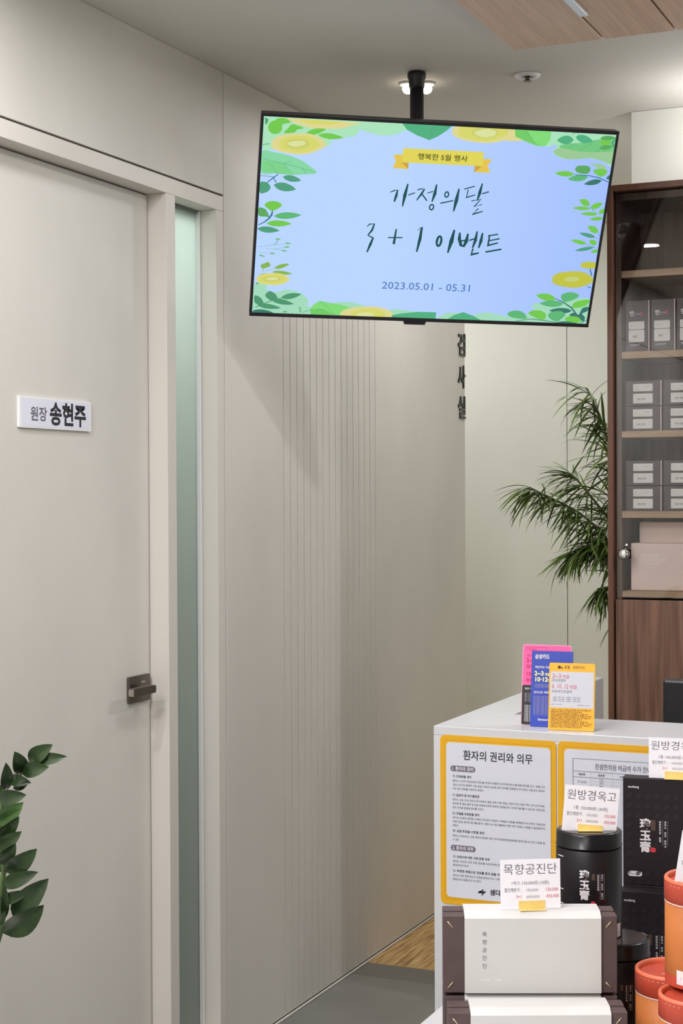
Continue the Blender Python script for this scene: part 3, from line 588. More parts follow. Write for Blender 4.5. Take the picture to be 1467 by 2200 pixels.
('dgl',[-239,2490,-290,2344,-277,2341,-230,2487]),
('dgl',[-290,2344,-316,2151,-306,2149,-277,2341]),
('dgl',[-484,2430,-728,2290,-724,2284,-480,2424]),
('dgl',[-228,2390,6,2338,7,2345,-227,2397]),
('yrim',[1902,2471,1876,2384,1767,2304,1619,2234,1438,2172,1212,2133,972,2127,747,2145,538,2175,361,2227,260,2302,237,2385,258,2469,327,2553,473,2626,678,2677,902,2709,1135,2727,1371,2721,1571,2681,1721,2621,1836,2552]),
('yrim',[2447,2421,2428,2370,2358,2322,2242,2278,2091,2244,1917,2221,1733,2211,1555,2216,1398,2235,1273,2266,1191,2307,1159,2354,1179,2404,1249,2453,1364,2496,1514,2530,1688,2553,1870,2563,2048,2558,2206,2539,2331,2509,2414,2468]),
('yel',[1679,2460,1658,2386,1568,2320,1454,2262,1320,2209,1147,2175,961,2174,791,2191,627,2216,485,2258,409,2322,399,2394,412,2464,457,2535,569,2597,732,2636,903,2661,1082,2678,1265,2674,1418,2637,1528,2584,1620,2527]),
('yel2',[1428,2400,1419,2362,1381,2326,1319,2294,1237,2269,1142,2254,1041,2248,944,2254,857,2270,788,2295,742,2327,723,2363,733,2401,770,2437,833,2469,914,2493,1009,2509,1109,2514,1206,2508,1293,2493,1363,2468,1409,2436]),
('yctr',[803,2367,830,2397,893,2429,973,2457,1047,2474,1121,2478,1202,2472,1275,2458,1326,2442,1352,2418,1360,2388,1351,2357,1324,2331,1272,2308,1197,2287,1115,2272,1041,2269,967,2282,889,2308,828,2338]),
('lgr',[1815,2537,1854,2334,2079,2242,2327,2151,2522,2114,2660,2144,2746,2287,2758,2449,2733,2539]),
('grn2',[1833,2493,2139,2486,2285,2287,2521,2119,2127,2233,1854,2334]),
('dgl',[2108,2507,2223,2361,2230,2367,2114,2511]),
('dgl',[2223,2361,2336,2251,2341,2255,2230,2367]),
('mint3',[2993,2138,3009,2157,3057,2179,3124,2200,3196,2218,3273,2230,3362,2238,3456,2246,3547,2259,3628,2277,3704,2300,3788,2324,3891,2346,4035,2374,4207,2408,4368,2430,4477,2422,4524,2368,4531,2280,4505,2187,4455,2119,4374,2082,4259,2063,4131,2053,4011,2045,3900,2038,3789,2035,3681,2036,3581,2040,3487,2046,3399,2056,3316,2068,3240,2081,3161,2093,3083,2107,3021,2122]),
('dgl',[3532,2045,3659,2168,3653,2175,3527,2050]),
('dgl',[3659,2168,3838,2248,3835,2254,3653,2175]),
('dgl',[3263,2089,3423,2239,3417,2245,3258,2095]),
('dgl',[3975,2044,4095,2146,4090,2151,3970,2049]),
('dg3',[3357,2330,3282,2393,3214,2417,3150,2422,3090,2410,3032,2384,2976,2347,2923,2292,2994,2247,3063,2220,3128,2206,3192,2205,3252,2221,3308,2256]),
('dg3',[3394,2401,3453,2327,3517,2288,3583,2266,3650,2259,3719,2263,3789,2279,3861,2309,3799,2366,3735,2408,3671,2439,3605,2457,3537,2461,3467,2448]),
('dgl',[3295,2436,3346,2496,3339,2508,3286,2443]),
('dgl',[3346,2496,3434,2501,3440,2513,3339,2508]),
('dgl',[3434,2501,3482,2423,3491,2428,3440,2513]),
('mgd',[4026,2399,4094,2367,4157,2356,4219,2356,4279,2364,4338,2379,4396,2401,4452,2432,4386,2454,4322,2466,4259,2472,4197,2470,4138,2460,4080,2440]),
('grn',[4033,2283,4087,2244,4136,2229,4183,2226,4228,2234,4271,2251,4312,2276,4352,2311,4300,2339,4250,2355,4202,2364,4155,2364,4111,2354,4069,2331]),
('mgd',[4043,2144,4104,2118,4158,2111,4210,2115,4259,2128,4306,2147,4350,2173,4392,2209,4335,2225,4280,2233,4226,2235,4176,2229,4127,2214,4082,2190]),
('teal',[4446,2444,4351,2304,4380,2296,4465,2432]),
('teal',[4351,2304,4397,2200,4417,2206,4380,2296]),
('grn',[3502,1458,3425,1503,3350,1522,3277,1529,3205,1526,3133,1513,3063,1493,2993,1461,3068,1429,3143,1407,3217,1394,3290,1389,3362,1395,3433,1414]),
('mgd',[3504,1604,3510,1624,3523,1645,3545,1664,3577,1678,3625,1687,3688,1692,3752,1693,3803,1689,3839,1679,3866,1664,3886,1645,3898,1623,3902,1594,3900,1560,3889,1528,3868,1504,3833,1490,3786,1483,3736,1482,3691,1483,3651,1488,3613,1497,3579,1509,3552,1524,3531,1541,3515,1562,3505,1583]),
('mg',[3871,1409,3782,1450,3701,1461,3625,1457,3551,1440,3481,1412,3413,1375,3349,1325,3434,1299,3515,1286,3594,1283,3670,1290,3742,1310,3811,1344]),
('dgd',[4246,1333,4165,1358,4094,1359,4027,1349,3963,1328,3903,1299,3846,1263,3792,1216,3868,1203,3940,1199,4010,1204,4076,1217,4138,1239,4196,1274]),
('grn',[3980,1556,3980,1578,4003,1596,4039,1610,4079,1620,4125,1627,4183,1630,4239,1629,4283,1623,4316,1611,4341,1595,4356,1574,4355,1551,4336,1517,4300,1475,4254,1440,4206,1425,4148,1442,4078,1479,4016,1522]),
('teal',[3500,1445,3866,1434,3865,1455,3499,1456]),
('teal',[3866,1434,4160,1387,4164,1412,3865,1455]),
('teal',[4160,1387,4499,1284,4504,1305,4164,1412]),
('dgd',[4354,1409,4371,1436,4400,1470,4433,1499,4459,1508,4478,1487,4495,1445,4506,1400,4506,1369,4491,1357,4465,1355,4435,1359,4410,1364,4389,1371,4370,1380,4356,1393]),
('grn',[4027,693,4002,760,3968,798,3930,822,3887,833,3841,835,3793,828,3740,808,3769,755,3803,715,3839,684,3878,663,3922,654,3970,659]),
('grn',[4065,602,4133,583,4186,588,4233,604,4273,629,4308,663,4339,704,4363,755,4303,763,4248,760,4198,750,4154,732,4115,704,4083,665]),
('grn',[4066,595,3994,626,3924,638,3854,642,3786,639,3719,630,3652,615,3585,592,3657,570,3727,556,3797,548,3866,545,3934,550,4001,564]),
('grn',[4288,461,4216,490,4146,502,4078,505,4011,501,3944,491,3878,475,3814,451,3884,430,3954,417,4023,410,4091,408,4158,414,4224,429]),
('grn',[4298,473,4348,463,4385,469,4414,484,4437,507,4455,535,4469,568,4476,609,4433,611,4396,606,4363,595,4335,579,4313,555,4298,522]),
('grn',[4445,363,4385,386,4329,392,4275,389,4223,379,4172,363,4123,341,4076,311,4134,297,4191,290,4246,288,4299,292,4351,304,4400,325]),
('mgd',[3988,679,4098,587,4107,597,3995,686]),
('mgd',[4098,587,4212,486,4218,494,4107,597]),
('grn',[4376,-16,4349,53,4311,95,4268,124,4221,141,4170,148,4115,148,4056,135,4088,79,4125,35,4165,-1,4209,-27,4258,-41,4311,-42]),
('dg',[4314,-149,4253,-102,4189,-75,4125,-57,4060,-46,3994,-43,3928,-45,3861,-55,3923,-92,3986,-121,4050,-144,4114,-160,4180,-169,4246,-168]),
('grn',[4106,-335,4047,-287,3986,-260,3924,-242,3862,-233,3799,-230,3735,-234,3670,-247,3730,-285,3791,-314,3852,-337,3914,-353,3976,-360,4040,-358]),
('grn',[4378,-324,4355,-269,4327,-240,4297,-223,4264,-216,4228,-219,4192,-229,4152,-250,4177,-292,4205,-323,4234,-347,4265,-361,4299,-365,4335,-357]),
('dg',[4310,-421,4230,-408,4155,-411,4083,-422,4013,-440,3945,-464,3879,-493,3815,-530,3893,-536,3968,-534,4042,-527,4113,-514,4182,-494,4249,-466]),
('grn',[4441,-499,4403,-477,4370,-472,4341,-475,4314,-485,4290,-501,4267,-522,4247,-550,4283,-564,4315,-570,4346,-572,4375,-567,4401,-555,4425,-536]),
('teal',[4310,-151,4392,-186,4395,-178,4313,-143]),
('teal',[4105,-349,4209,-394,4211,-386,4107,-343]),
('teal',[4209,-394,4361,-435,4362,-429,4211,-386]),
('teal',[4361,-28,4426,-125,4434,-120,4368,-24]),
('yrim2',[4516,-891,4510,-919,4485,-944,4441,-967,4384,-984,4317,-994,4246,-997,4176,-992,4114,-980,4064,-961,4031,-938,4017,-911,4023,-884,4048,-858,4092,-836,4149,-819,4216,-808,4287,-805,4356,-810,4418,-823,4468,-841,4502,-865]),
('yel3',[4492,-892,4487,-914,4465,-935,4428,-953,4378,-967,4321,-975,4260,-978,4200,-974,4147,-964,4105,-949,4076,-931,4064,-909,4070,-888,4092,-867,4129,-849,4178,-835,4236,-827,4297,-824,4356,-828,4409,-837,4452,-852,4480,-871]),
('teal',[4290,-1002,4359,-1187,4386,-1180,4317,-995]),
('yrim2',[4461,-1280,4444,-1347,4365,-1406,4265,-1457,4147,-1504,3993,-1533,3827,-1532,3674,-1514,3527,-1489,3398,-1449,3329,-1389,3318,-1324,3328,-1261,3366,-1196,3464,-1141,3609,-1107,3761,-1087,3921,-1073,4085,-1079,4223,-1115,4322,-1164,4406,-1218]),
('yel3',[4379,-1283,4363,-1338,4289,-1386,4204,-1428,4107,-1469,3975,-1493,3832,-1490,3704,-1474,3577,-1456,3463,-1425,3406,-1375,3403,-1321,3411,-1269,3437,-1215,3522,-1169,3649,-1143,3780,-1127,3915,-1114,4057,-1117,4173,-1148,4254,-1190,4327,-1233]),
('yctr2',[3646,-1300,3673,-1279,3722,-1256,3781,-1236,3838,-1224,3898,-1224,3965,-1232,4024,-1244,4059,-1259,4063,-1279,4046,-1304,4015,-1329,3976,-1347,3924,-1358,3858,-1365,3792,-1367,3739,-1364,3699,-1353,3666,-1337,3646,-1318]),
('teal',[4299,-1487,4403,-1526,4408,-1505,4305,-1467]),
('grn',[3512,-1852,3435,-1779,3356,-1741,3277,-1720,3198,-1713,3117,-1719,3037,-1736,2956,-1768,3033,-1823,3111,-1864,3190,-1894,3269,-1912,3349,-1915,3430,-1900]),
('mg',[3636,-1798,3631,-1773,3635,-1750,3649,-1730,3671,-1711,3706,-1692,3752,-1673,3803,-1659,3854,-1651,3909,-1652,3968,-1659,4022,-1671,4064,-1684,4091,-1699,4107,-1716,4114,-1736,4111,-1756,4099,-1777,4076,-1800,4045,-1823,4004,-1845,3948,-1872,3879,-1901,3809,-1923,3752,-1928,3710,-1910,3676,-1874,3651,-1832]),
('mg',[3735,-1978,3633,-1922,3536,-1899,3441,-1892,3347,-1899,3255,-1918,3165,-1947,3076,-1990,3175,-2030,3273,-2056,3369,-2071,3464,-2075,3557,-2064,3648,-2038]),
('dgd',[3992,-2160,3896,-2114,3803,-2096,3713,-2091,3625,-2098,3537,-2114,3451,-2139,3367,-2176,3461,-2208,3553,-2229,3644,-2241,3734,-2243,3823,-2234,3909,-2211]),
('grn',[3977,-2018,3984,-1995,3996,-1967,4015,-1940,4039,-1918,4072,-1900,4111,-1885,4155,-1873,4200,-1863,4252,-1852,4311,-1842,4365,-1838,4402,-1843,4418,-1862,4420,-1891,4412,-1924,4395,-1953,4371,-1979,4338,-2004,4298,-2027,4252,-2045,4195,-2059,4127,-2071,4063,-2078,4016,-2078,3990,-2071,3978,-2056,3975,-2038]),
('dgd',[3490,-1845,3750,-1967,3761,-1939,3496,-1830]),
('dgd',[3750,-1967,3955,-2096,3980,-2063,3761,-1939]),
('dgd',[3955,-2096,4122,-2286,4156,-2257,3980,-2063]),
('mg',[2265,-2314,2271,-2291,2290,-2268,2319,-2246,2355,-2230,2401,-2218,2457,-2211,2516,-2209,2568,-2212,2612,-2223,2653,-2239,2690,-2261,2721,-2285,2753,-2317,2784,-2355,2803,-2392,2800,-2418,2764,-2429,2703,-2432,2634,-2429,2573,-2426,2520,-2422,2468,-2417,2419,-2408,2377,-2396,2338,-2379,2303,-2358,2277,-2336]),
('grn',[2827,-2269,2831,-2244,2860,-2222,2903,-2204,2948,-2191,2998,-2183,3056,-2180,3114,-2182,3164,-2190,3208,-2207,3247,-2231,3279,-2259,3299,-2289,3308,-2324,3307,-2365,3295,-2402,3270,-2426,3229,-2432,3172,-2428,3109,-2415,3049,-2397,2986,-2370,2917,-2336,2859,-2300]),
('mg',[3362,-2311,3369,-2284,3388,-2255,3418,-2229,3456,-2209,3508,-2194,3572,-2183,3638,-2178,3693,-2181,3739,-2194,3780,-2217,3811,-2243,3827,-2270,3823,-2297,3803,-2327,3775,-2357,3747,-2384,3721,-2411,3693,-2437,3661,-2459,3627,-2470,3587,-2468,3543,-2456,3500,-2439,3462,-2419,3428,-2396,3396,-2368,3372,-2339]),
('dgd',[2531,-2502,2911,-2436,2908,-2416,2527,-2487]),
('dgd',[2911,-2436,3250,-2461,3250,-2441,2908,-2416]),
('dgd',[3250,-2461,3698,-2518,3698,-2503,3250,-2441]),
('dgd',[3939,-2291,3942,-2269,3966,-2245,4001,-2224,4036,-2213,4072,-2221,4114,-2241,4155,-2258,4188,-2257,4209,-2225,4222,-2175,4236,-2121,4258,-2082,4296,-2058,4344,-2042,4390,-2035,4421,-2039,4434,-2056,4436,-2087,4429,-2121,4414,-2150,4384,-2171,4342,-2190,4302,-2209,4281,-2229,4290,-2251,4318,-2275,4350,-2299,4369,-2325,4373,-2356,4371,-2392,4360,-2422,4337,-2437,4298,-2431,4244,-2409,4186,-2381,4131,-2358,4075,-2340,4016,-2324,3966,-2308]),
('grn',[3833,-2393,3838,-2371,3860,-2350,3893,-2333,3931,-2320,3980,-2313,4039,-2310,4099,-2312,4149,-2320,4192,-2337,4231,-2363,4260,-2390,4273,-2415,4267,-2437,4244,-2459,4212,-2479,4176,-2493,4133,-2502,4083,-2508,4030,-2507,3983,-2500,3936,-2480,3890,-2451,3852,-2420]),
('dgd',[3597,-2513,3608,-2499,3666,-2480,3748,-2463,3831,-2455,3927,-2460,4044,-2474,4147,-2491,4202,-2504,4194,-2515,4143,-2525,4068,-2533,3988,-2537,3888,-2535,3765,-2530,3655,-2523]),
('dgd',[4228,-2527,4346,-2461,4333,-2439,4218,-2511]),
('dgd',[4346,-2461,4463,-2402,4453,-2385,4333,-2439]),
('rib2',[-1161,1731,-922,1734,-758,1385,-1159,1391,-1087,1560]),
('rib2',[1108,1733,1329,1734,1243,1563,1330,1390,916,1396]),
('rib3',[-944,1545,-768,1544,-758,1385]),
('rib3',[908,1563,1100,1540,917,1386]),
('rib',[-932,1901,1096,1904,1118,1547,-944,1545]),
('ink',[-1149,774,-1059,811,-1070,840,-1159,792]),
('ink',[-1059,811,-995,840,-957,858,-1070,840]),
('ink',[-995,840,-1030,704,-964,689,-957,858]),
('ink',[-1030,704,-1052,550,-1013,539,-964,689]),
('ink',[-747,1021,-822,729,-736,712,-712,1013]),
('ink',[-822,729,-828,435,-798,430,-736,712]),
('ink',[-687,717,-520,786,-531,812,-699,743]),
('ink',[-473,859,-382,889,-389,919,-482,881]),
('ink',[-382,889,-319,899,-276,906,-389,919]),
('ink',[-319,899,-382,796,-335,767,-276,906]),
('ink',[-382,796,-480,611,-458,597,-335,767]),
('ink',[-365,766,-216,597,-190,619,-339,789]),
('ink',[-211,789,-65,847,-75,869,-221,810]),
('ink',[-16,1038,-61,806,19,788,19,1033]),
('ink',[-61,806,-88,591,-58,582,19,788]),
('ink',[150,544,474,627,465,657,141,574]),
('ink',[566,956,502,667,597,648,602,950]),
('ink',[502,667,490,369,526,362,597,648]),
('ink',[719,935,982,1021,972,1047,709,961]),
('ink',[810,945,782,716,809,760,837,939]),
('ink',[782,716,1022,803,1012,827,809,760]),
('ink',[1149,1120,1086,888,1167,869,1179,1113]),
('ink',[1086,888,1070,671,1101,663,1167,869]),
('ink',[1196,836,1364,897,1352,926,1184,865]),
('ink',[941,639,1157,706,1193,723,933,664]),
('ink',[1157,706,1000,502,1049,511,1193,723]),
('ink',[1000,502,1225,568,1214,591,1049,511]),
('ink',[1125,479,989,286,1013,334,1149,458]),
('ink',[989,286,1265,386,1254,413,1013,334]),
('ink',[-1654,-130,-1592,-72,-1605,-43,-1670,-113]),
('ink',[-1592,-72,-1502,-55,-1460,-38,-1605,-43]),
('ink',[-1502,-55,-1553,-204,-1504,-229,-1460,-38]),
('ink',[-1553,-204,-1639,-351,-1599,-343,-1504,-229]),
('ink',[-1639,-351,-1508,-420,-1458,-404,-1599,-343]),
('ink',[-1508,-420,-1569,-571,-1504,-596,-1458,-404]),
('ink',[-1569,-571,-1622,-783,-1589,-797,-1504,-596]),
('ink',[-1098,-402,-726,-389,-728,-358,-1100,-371]),
('ink',[-929,-152,-971,-548,-904,-556,-891,-157]),
('ink',[-347,-178,-286,-85,-231,-70,-362,-163]),
('ink',[-286,-85,-316,-381,-235,-395,-231,-70]),
('ink',[-316,-381,-347,-726,-306,-735,-235,-395]),
('ink',[564,-105,491,-397,599,-423,610,-115]),
('ink',[491,-397,463,-719,501,-730,599,-423]),
('ink',[717,-174,699,-351,787,-339,759,-176]),
('ink',[699,-351,775,-534,835,-492,787,-339]),
('ink',[775,-534,887,-556,895,-516,835,-492]),
('ink',[932,-191,884,-380,979,-408,974,-198]),
('ink',[884,-380,851,-543,895,-562,979,-408]),
('ink',[771,-421,945,-380,934,-345,761,-385]),
('ink',[1009,-389,1153,-335,1138,-301,995,-354]),
('ink',[1164,-118,1126,-346,1208,-365,1201,-124]),
('ink',[1126,-346,1095,-563,1130,-574,1208,-365]),
('ink',[1308,-155,1270,-369,1352,-386,1349,-162]),
('ink',[1270,-369,1255,-557,1291,-567,1352,-386]),
('ink',[1106,-578,1082,-779,1120,-708,1152,-590]),
('ink',[1082,-779,1302,-708,1290,-672,1120,-708]),
('ink',[1484,-246,1740,-195,1730,-162,1474,-213]),
('ink',[1498,-210,1484,-515,1532,-451,1539,-215]),
('ink',[1484,-515,1770,-420,1758,-388,1532,-451]),
('ink',[1529,-373,1797,-309,1787,-276,1518,-340]),
('ink',[1472,-680,1880,-589,1867,-548,1459,-639]),
('ink',[-34,442,-39,424,-8,403,2,435]),
('ink',[-39,424,-48,409,-27,378,-8,403]),
('ink',[-48,409,-60,400,-51,364,-27,378]),
('ink',[-60,400,-73,399,-78,363,-51,364]),
('ink',[-73,399,-84,405,-103,375,-78,363]),
('ink',[-84,405,-93,418,-122,398,-103,375]),
('ink',[-93,418,-98,436,-132,429,-122,398]),
('ink',[-98,436,-97,455,-133,463,-132,429]),
('ink',[-97,455,-92,474,-123,494,-133,463]),
('ink',[-92,474,-83,489,-105,519,-123,494]),
('ink',[-83,489,-71,498,-80,533,-105,519]),
('ink',[-71,498,-58,499,-53,534,-80,533]),
('ink',[-58,499,-47,493,-29,522,-53,534]),
('ink',[-47,493,-38,480,-9,499,-29,522]),
('ink',[-38,480,-34,462,1,469,-9,499]),
('ink',[-34,462,-34,442,2,435,1,469]),
('ink',[313,783,308,765,339,745,349,776]),
('ink',[308,765,300,750,322,720,339,745]),
('ink',[300,750,289,741,298,706,322,720]),
('ink',[289,741,277,739,272,704,298,706]),
('ink',[277,739,267,745,249,716,272,704]),
('ink',[267,745,259,758,230,738,249,716]),
('ink',[259,758,255,776,220,769,230,738]),
('ink',[255,776,255,795,220,802,220,769]),
('ink',[255,795,260,814,229,834,220,802]),
('ink',[260,814,269,829,247,859,229,834]),
('ink',[269,829,280,838,271,873,247,859]),
('ink',[280,838,291,839,296,874,271,873]),
('ink',[291,839,302,833,320,863,296,874]),
('ink',[302,833,310,820,338,840,320,863]),
('ink',[310,820,314,803,349,810,338,840]),
('ink',[314,803,313,783,349,776,349,810]),
('ink',[249,-428,244,-464,299,-496,311,-438]),
('ink',[244,-464,236,-494,275,-544,299,-496]),
('ink',[236,-494,226,-513,244,-574,275,-544]),
('ink',[226,-513,215,-519,210,-580,244,-574]),
('ink',[215,-519,206,-510,178,-563,210,-580]),
('ink',[206,-510,200,-488,153,-525,178,-563]),
('ink',[200,-488,197,-456,138,-471,153,-525]),
('ink',[197,-456,199,-420,137,-410,138,-471]),
('ink',[199,-420,204,-384,149,-351,137,-410]),
('ink',[204,-384,212,-354,172,-304,149,-351]),
('ink',[212,-354,222,-335,203,-274,172,-304]),
('ink',[222,-335,232,-329,237,-268,203,-274]),
('ink',[232,-329,241,-338,269,-285,237,-268]),
('ink',[241,-338,247,-359,295,-323,269,-285]),
('ink',[247,-359,250,-391,309,-377,295,-323]),
('ink',[250,-391,249,-428,311,-438,309,-377])]
fs_ = lambda u, v, h: Vector((u, .0040 - h, v))
groups = {}
hh = .00012
for i, (kk, d) in enumerate(TVSHAPES):
    cu, cv = sum(d[0::2]) / len(d) * 2e-4, sum(d[1::2]) / len(d) * 2e-4
    nm = 'ribbon_print' if kk.startswith('rib') else ('handwriting' if kk == 'ink' else ('flower_print' if kk[0] == 'y' else 'leaf_print'))
    if nm == 'handwriting': key = (nm, cv > .045)
    elif nm == 'flower_print': key = (nm, round(cu / .25), cv > .22, cv > 0, cv > -.13)
    elif nm == 'leaf_print': key = (nm, cu > 0, cv > .0)
    else: key = (nm,)
    p = groups.setdefault(key, Print(fs_))
    pts = [(max(-si - .001, min(si + .001, d[j] / 1e4)), max(-sj - .001, min(sj + .001, d[j + 1] / 1e4))) for j in range(0, len(d), 2)]
    p.poly(pts, TVM[kk], hh if kk != 'ink' else .0016)
    hh += .000004
groups[('ribbon_print',)].text('행복한 5월 행사', .0078, .1655, .0172, TVM['ribt'], fit=.1262, off=.012, align='CENTER', h=.0022)
groups.setdefault(('date_lettering',), Print(fs_)).text('2023.05.01 - 05.31', .0022, -.1740, .0272, TVM['date'], fit=.2310, off=.004, align='CENTER', h=.0016)
for key, p in groups.items(): p.build(key[0], scr)
mt_ = empty('television_mount', (.4511, 3.8477, HC)); tag(mt_, 'black ceiling pole with a round flange that carries the television', 'mount')
MB().lathe([(.022, -.0005), (.024, -.004), (.024, -.014), (.0205, -.022), (.0205, -.036), (.0175, -.044)], mPole, 28).build('flange', mt_)
MB().lathe([(.0180, -.0441), (.0180, -.335)], mPole, 24).build('pole', mt_)
mo_ = Vector((.4511, 3.8477, HC))
def tvp(u, d, v): return TVO + (TVX * u + TVY * d + TVZ * v) * TVK - mo_
b = MB(); b.prism(rrect(-.11, -.05, .11, .05, .008), lambda u, v, h: tvp(u - .06, h, v + .02), .0532, .0570, mPole); b.build('bracket_plate', mt_)
b = MB(); b.tube([Vector((0, 0, -.33)), Vector((0, 0, -.352)), tvp(-.055, .085, .04), tvp(-.055, .0572, .030)], [.016, .016, .013, .013], mPole, 14); b.build('bracket_arm', mt_)

# ------------------------------------------------------------------ reception counter
rc = empty('reception_counter', (.8413, 2.916, 0)); tag(rc, 'white reception counter with a raised ledge and a side return', 'counter')
box('front_panel', rc, 0, 2.2, 0, .020, .0, .982, mWhite, .0012, 2)
box('ledge', rc, 0, 2.2, 0, .214, .9822, 1.0, mWhite, .0012, 2)
box('return_panel', rc, 0, .096, .0202, .926, .0, .9820, mWhite, .0012, 2)
box('return_top', rc, 0, .096, .2142, .926, .9822, 1.0, mWhite, .0012, 2)
box('desk_top', rc, .0965, 2.2, .0205, .65, .70, .73, mWhiteIn, .001, 1)
box('ledge_back', rc, .0965, 2.2, .196, .214, .7302, .9820, mWhiteIn, .001, 1)
box('end_panel', rc, 2.18, 2.2, .0205, .65, 0, .6998, mWhiteIn, .001, 1)

# posters
def poster(x, z, label):
    t = empty('notice_poster', (x, 2.9158, z)); tag(t, label, 'poster', 'yellow framed notices on the counter front')
    MB().prism(rrect(0, -.3286, .233, 0, .010), lambda u, v, h: Vector((u, -h, v)), 0, .0016, mYellow).build('backing', t)
    e = Print(plane((0, -.0016, 0), (1, 0, 0), (0, 0, 1)))
    for a in ((.0090, -.3192, .0096, -.0095), (.2235, -.3192, .2241, -.0095), (.009, -.0101, .2241, -.0095), (.009, -.3192, .2241, -.3186)): e.rect(*a, mYellowD, .0002)
    e.build('border_line', t)
    MB().prism(rrect(.0124, -.3145, .2224, -.0135, .008), lambda u, v, h: Vector((u, -h, v)), .0016, .0024, mPaper).build('page', t)
    return t, Print(plane((.0124, -.0024, -.0135), (1, 0, 0), (0, 0, 1)))
t, p = poster(.8556, .9838, 'yellow framed text notice with large title on the counter front by its free corner')
p.text('환자의 권리와 의무', .105, -.031, .0205, mInk, fit=.139, off=.012, align='CENTER')
def para(head, vh, lines, v0, fit_last):
    p.text(head[0], .0135, -vh, .0056, mInk, fit=head[1], off=.016)
    for i, l in enumerate(lines):
        p.text(l, .0135, -(v0 + .0076 * i), .0047, mInkGrey, fit=(.185 if i < len(lines) - 1 else fit_last), off=.006)
for v, s_ in ((.0505, '1. 환자의 권리'), (.2045, '2. 환자의 의무')):
    p.poly(rrect(.009, -v - .0055, .060, -v + .0055, .0054), mInkGrey, .0003)
    p.text(s_, .0345, -v - .003, .0082, mInkWhite, fit=.043, off=.02, align='CENTER', h=.0006)
para(('가. 진료받을 권리', .038), .0675, ['환자는 자신의 건강보호와 증진을 위하여 적절한 보건의료서비스를 받을 권리를 갖고, 성별·나이', '·종교·신분 및 경제적 사정 등을 이유로 건강에 관한 권리를 침해받지 아니하며, 의료인은 정당한', '사유 없이 진료를 거부하지 못한다.'], .0760, .064)
para(('나. 알권리 및 자기결정권', .054), .1040, ['환자는 담당 의사·간호사 등으로부터 질병 상태, 치료 방법, 의학적 연구 대상 여부, 장기이식 여부,', '부작용 등 예상 결과 및 진료 비용에 관하여 충분한 설명을 듣고 자세히 물어볼 수 있으며, 이에 관한', '동의 여부를 결정할 권리를 가진다.'], .1125, .064)
para(('다. 비밀을 보호받을 권리', .054), .1395, ['환자는 진료와 관련된 신체상·건강상의 비밀과 사생활의 비밀을 침해받지 아니하며, 의료인과', '의료기관은 환자의 동의를 받거나 범죄 수사 등 법률에서 정한 경우 외에는 비밀을 누설·발표하지', '못한다.'], .1475, .012)
para(('라. 상담·조정을 신청할 권리', .064), .1735, ['환자는 의료서비스 관련 분쟁이 발생한 경우, 한국의료분쟁조정중재원 등에 상담 및 조정 신청을 할', '수 있다.'], .1825, .014)
para(('가. 의료인에 대한 신뢰·존중 의무', .075), .2235, ['환자는 자신의 건강 관련 정보를 의료인에게 정확히 알리고, 의료인의 치료계획을 신뢰하고', '존중하여야 한다.'], .2320, .033)
para(('나. 부정한 방법으로 진료를 받지 않을 의무', .100), .2510, ['환자는 진료 전에 본인의 신분을 밝혀야 하고, 다른 사람의 명의로 진료를 받는 등 거짓이나 부정한', '방법으로 진료를 받지 아니한다.'], .2595, .058)
p.poly([(.0655, -.2875), (.074, -.2800), (.0765, -.2800), (.071, -.2860), (.0665, -.2860)], mInk); p.poly([(.0665, -.2835), (.0815, -.2835), (.071, -.2935), (.073, -.2880), (.064, -.2880)], mInk)
p.text('샘다', .0885, -.2885, .012, mInk, off=.03)
p.build('lettering', t)
t, p = poster(1.0919, .9848, 'yellow framed price table notice, behind the black carton on the counter front')
p.text('찬샘한의원 비급여 수가 안내', .112, -.0345, .012, mInkGrey, fit=.105, off=.008, align='CENTER')
U = (.017, .051, .092, .132, .193); V = [-.017, -.0405, -.0515] + [-.0515 - .0058 * i for i in range(1, 40)]
for v in (V[0], V[1], V[2]): p.rect(U[0], v - .0004, U[4], v + .0004, mInkGrey)
for i, v in enumerate(V[3:]): p.rect(U[1] if (i + 1) % 3 else U[0], v - .0003, U[4], v + .0003, mInkPale)
p.rect(U[0] - .0005, V[-1], U[0] + .0005, V[0], mInkGrey)
for u in U[1:]: p.rect(u - .0003, V[-1], u + .0003, V[1], mInkPale)
for a, s_ in (((U[0] + U[1]) / 2, '대분류'), ((U[1] + U[2]) / 2, '중분류'), ((U[2] + U[3]) / 2, '소분류'), ((U[3] + U[4]) / 2, '금액')): p.text(s_, a, -.0480, .0052, mInk, fit=.013, off=.01, align='CENTER')
names = ['추나요법', '약침', '한약', '첩약', '공진단', '경옥고', '침', '부항', '뜸', '물리요법', '검사', '상담']
for i in range(12):
    v = V[2] - .0058 * 3 * i
    p.text(names[i], (U[0] + U[1]) / 2, v - .0105, .0048, mInkGrey, align='CENTER')
    for j in range(3):
        p.text(['단순', '복잡', '특수'][j], (U[1] + U[2]) / 2, v - .0048 - .0058 * j, .0042, mInkGrey, align='CENTER')
        p.text(['1회', '1부위', '1일'][j], (U[2] + U[3]) / 2, v - .0048 - .0058 * j, .0040, mInkPale, align='CENTER')
p.build('lettering', t)

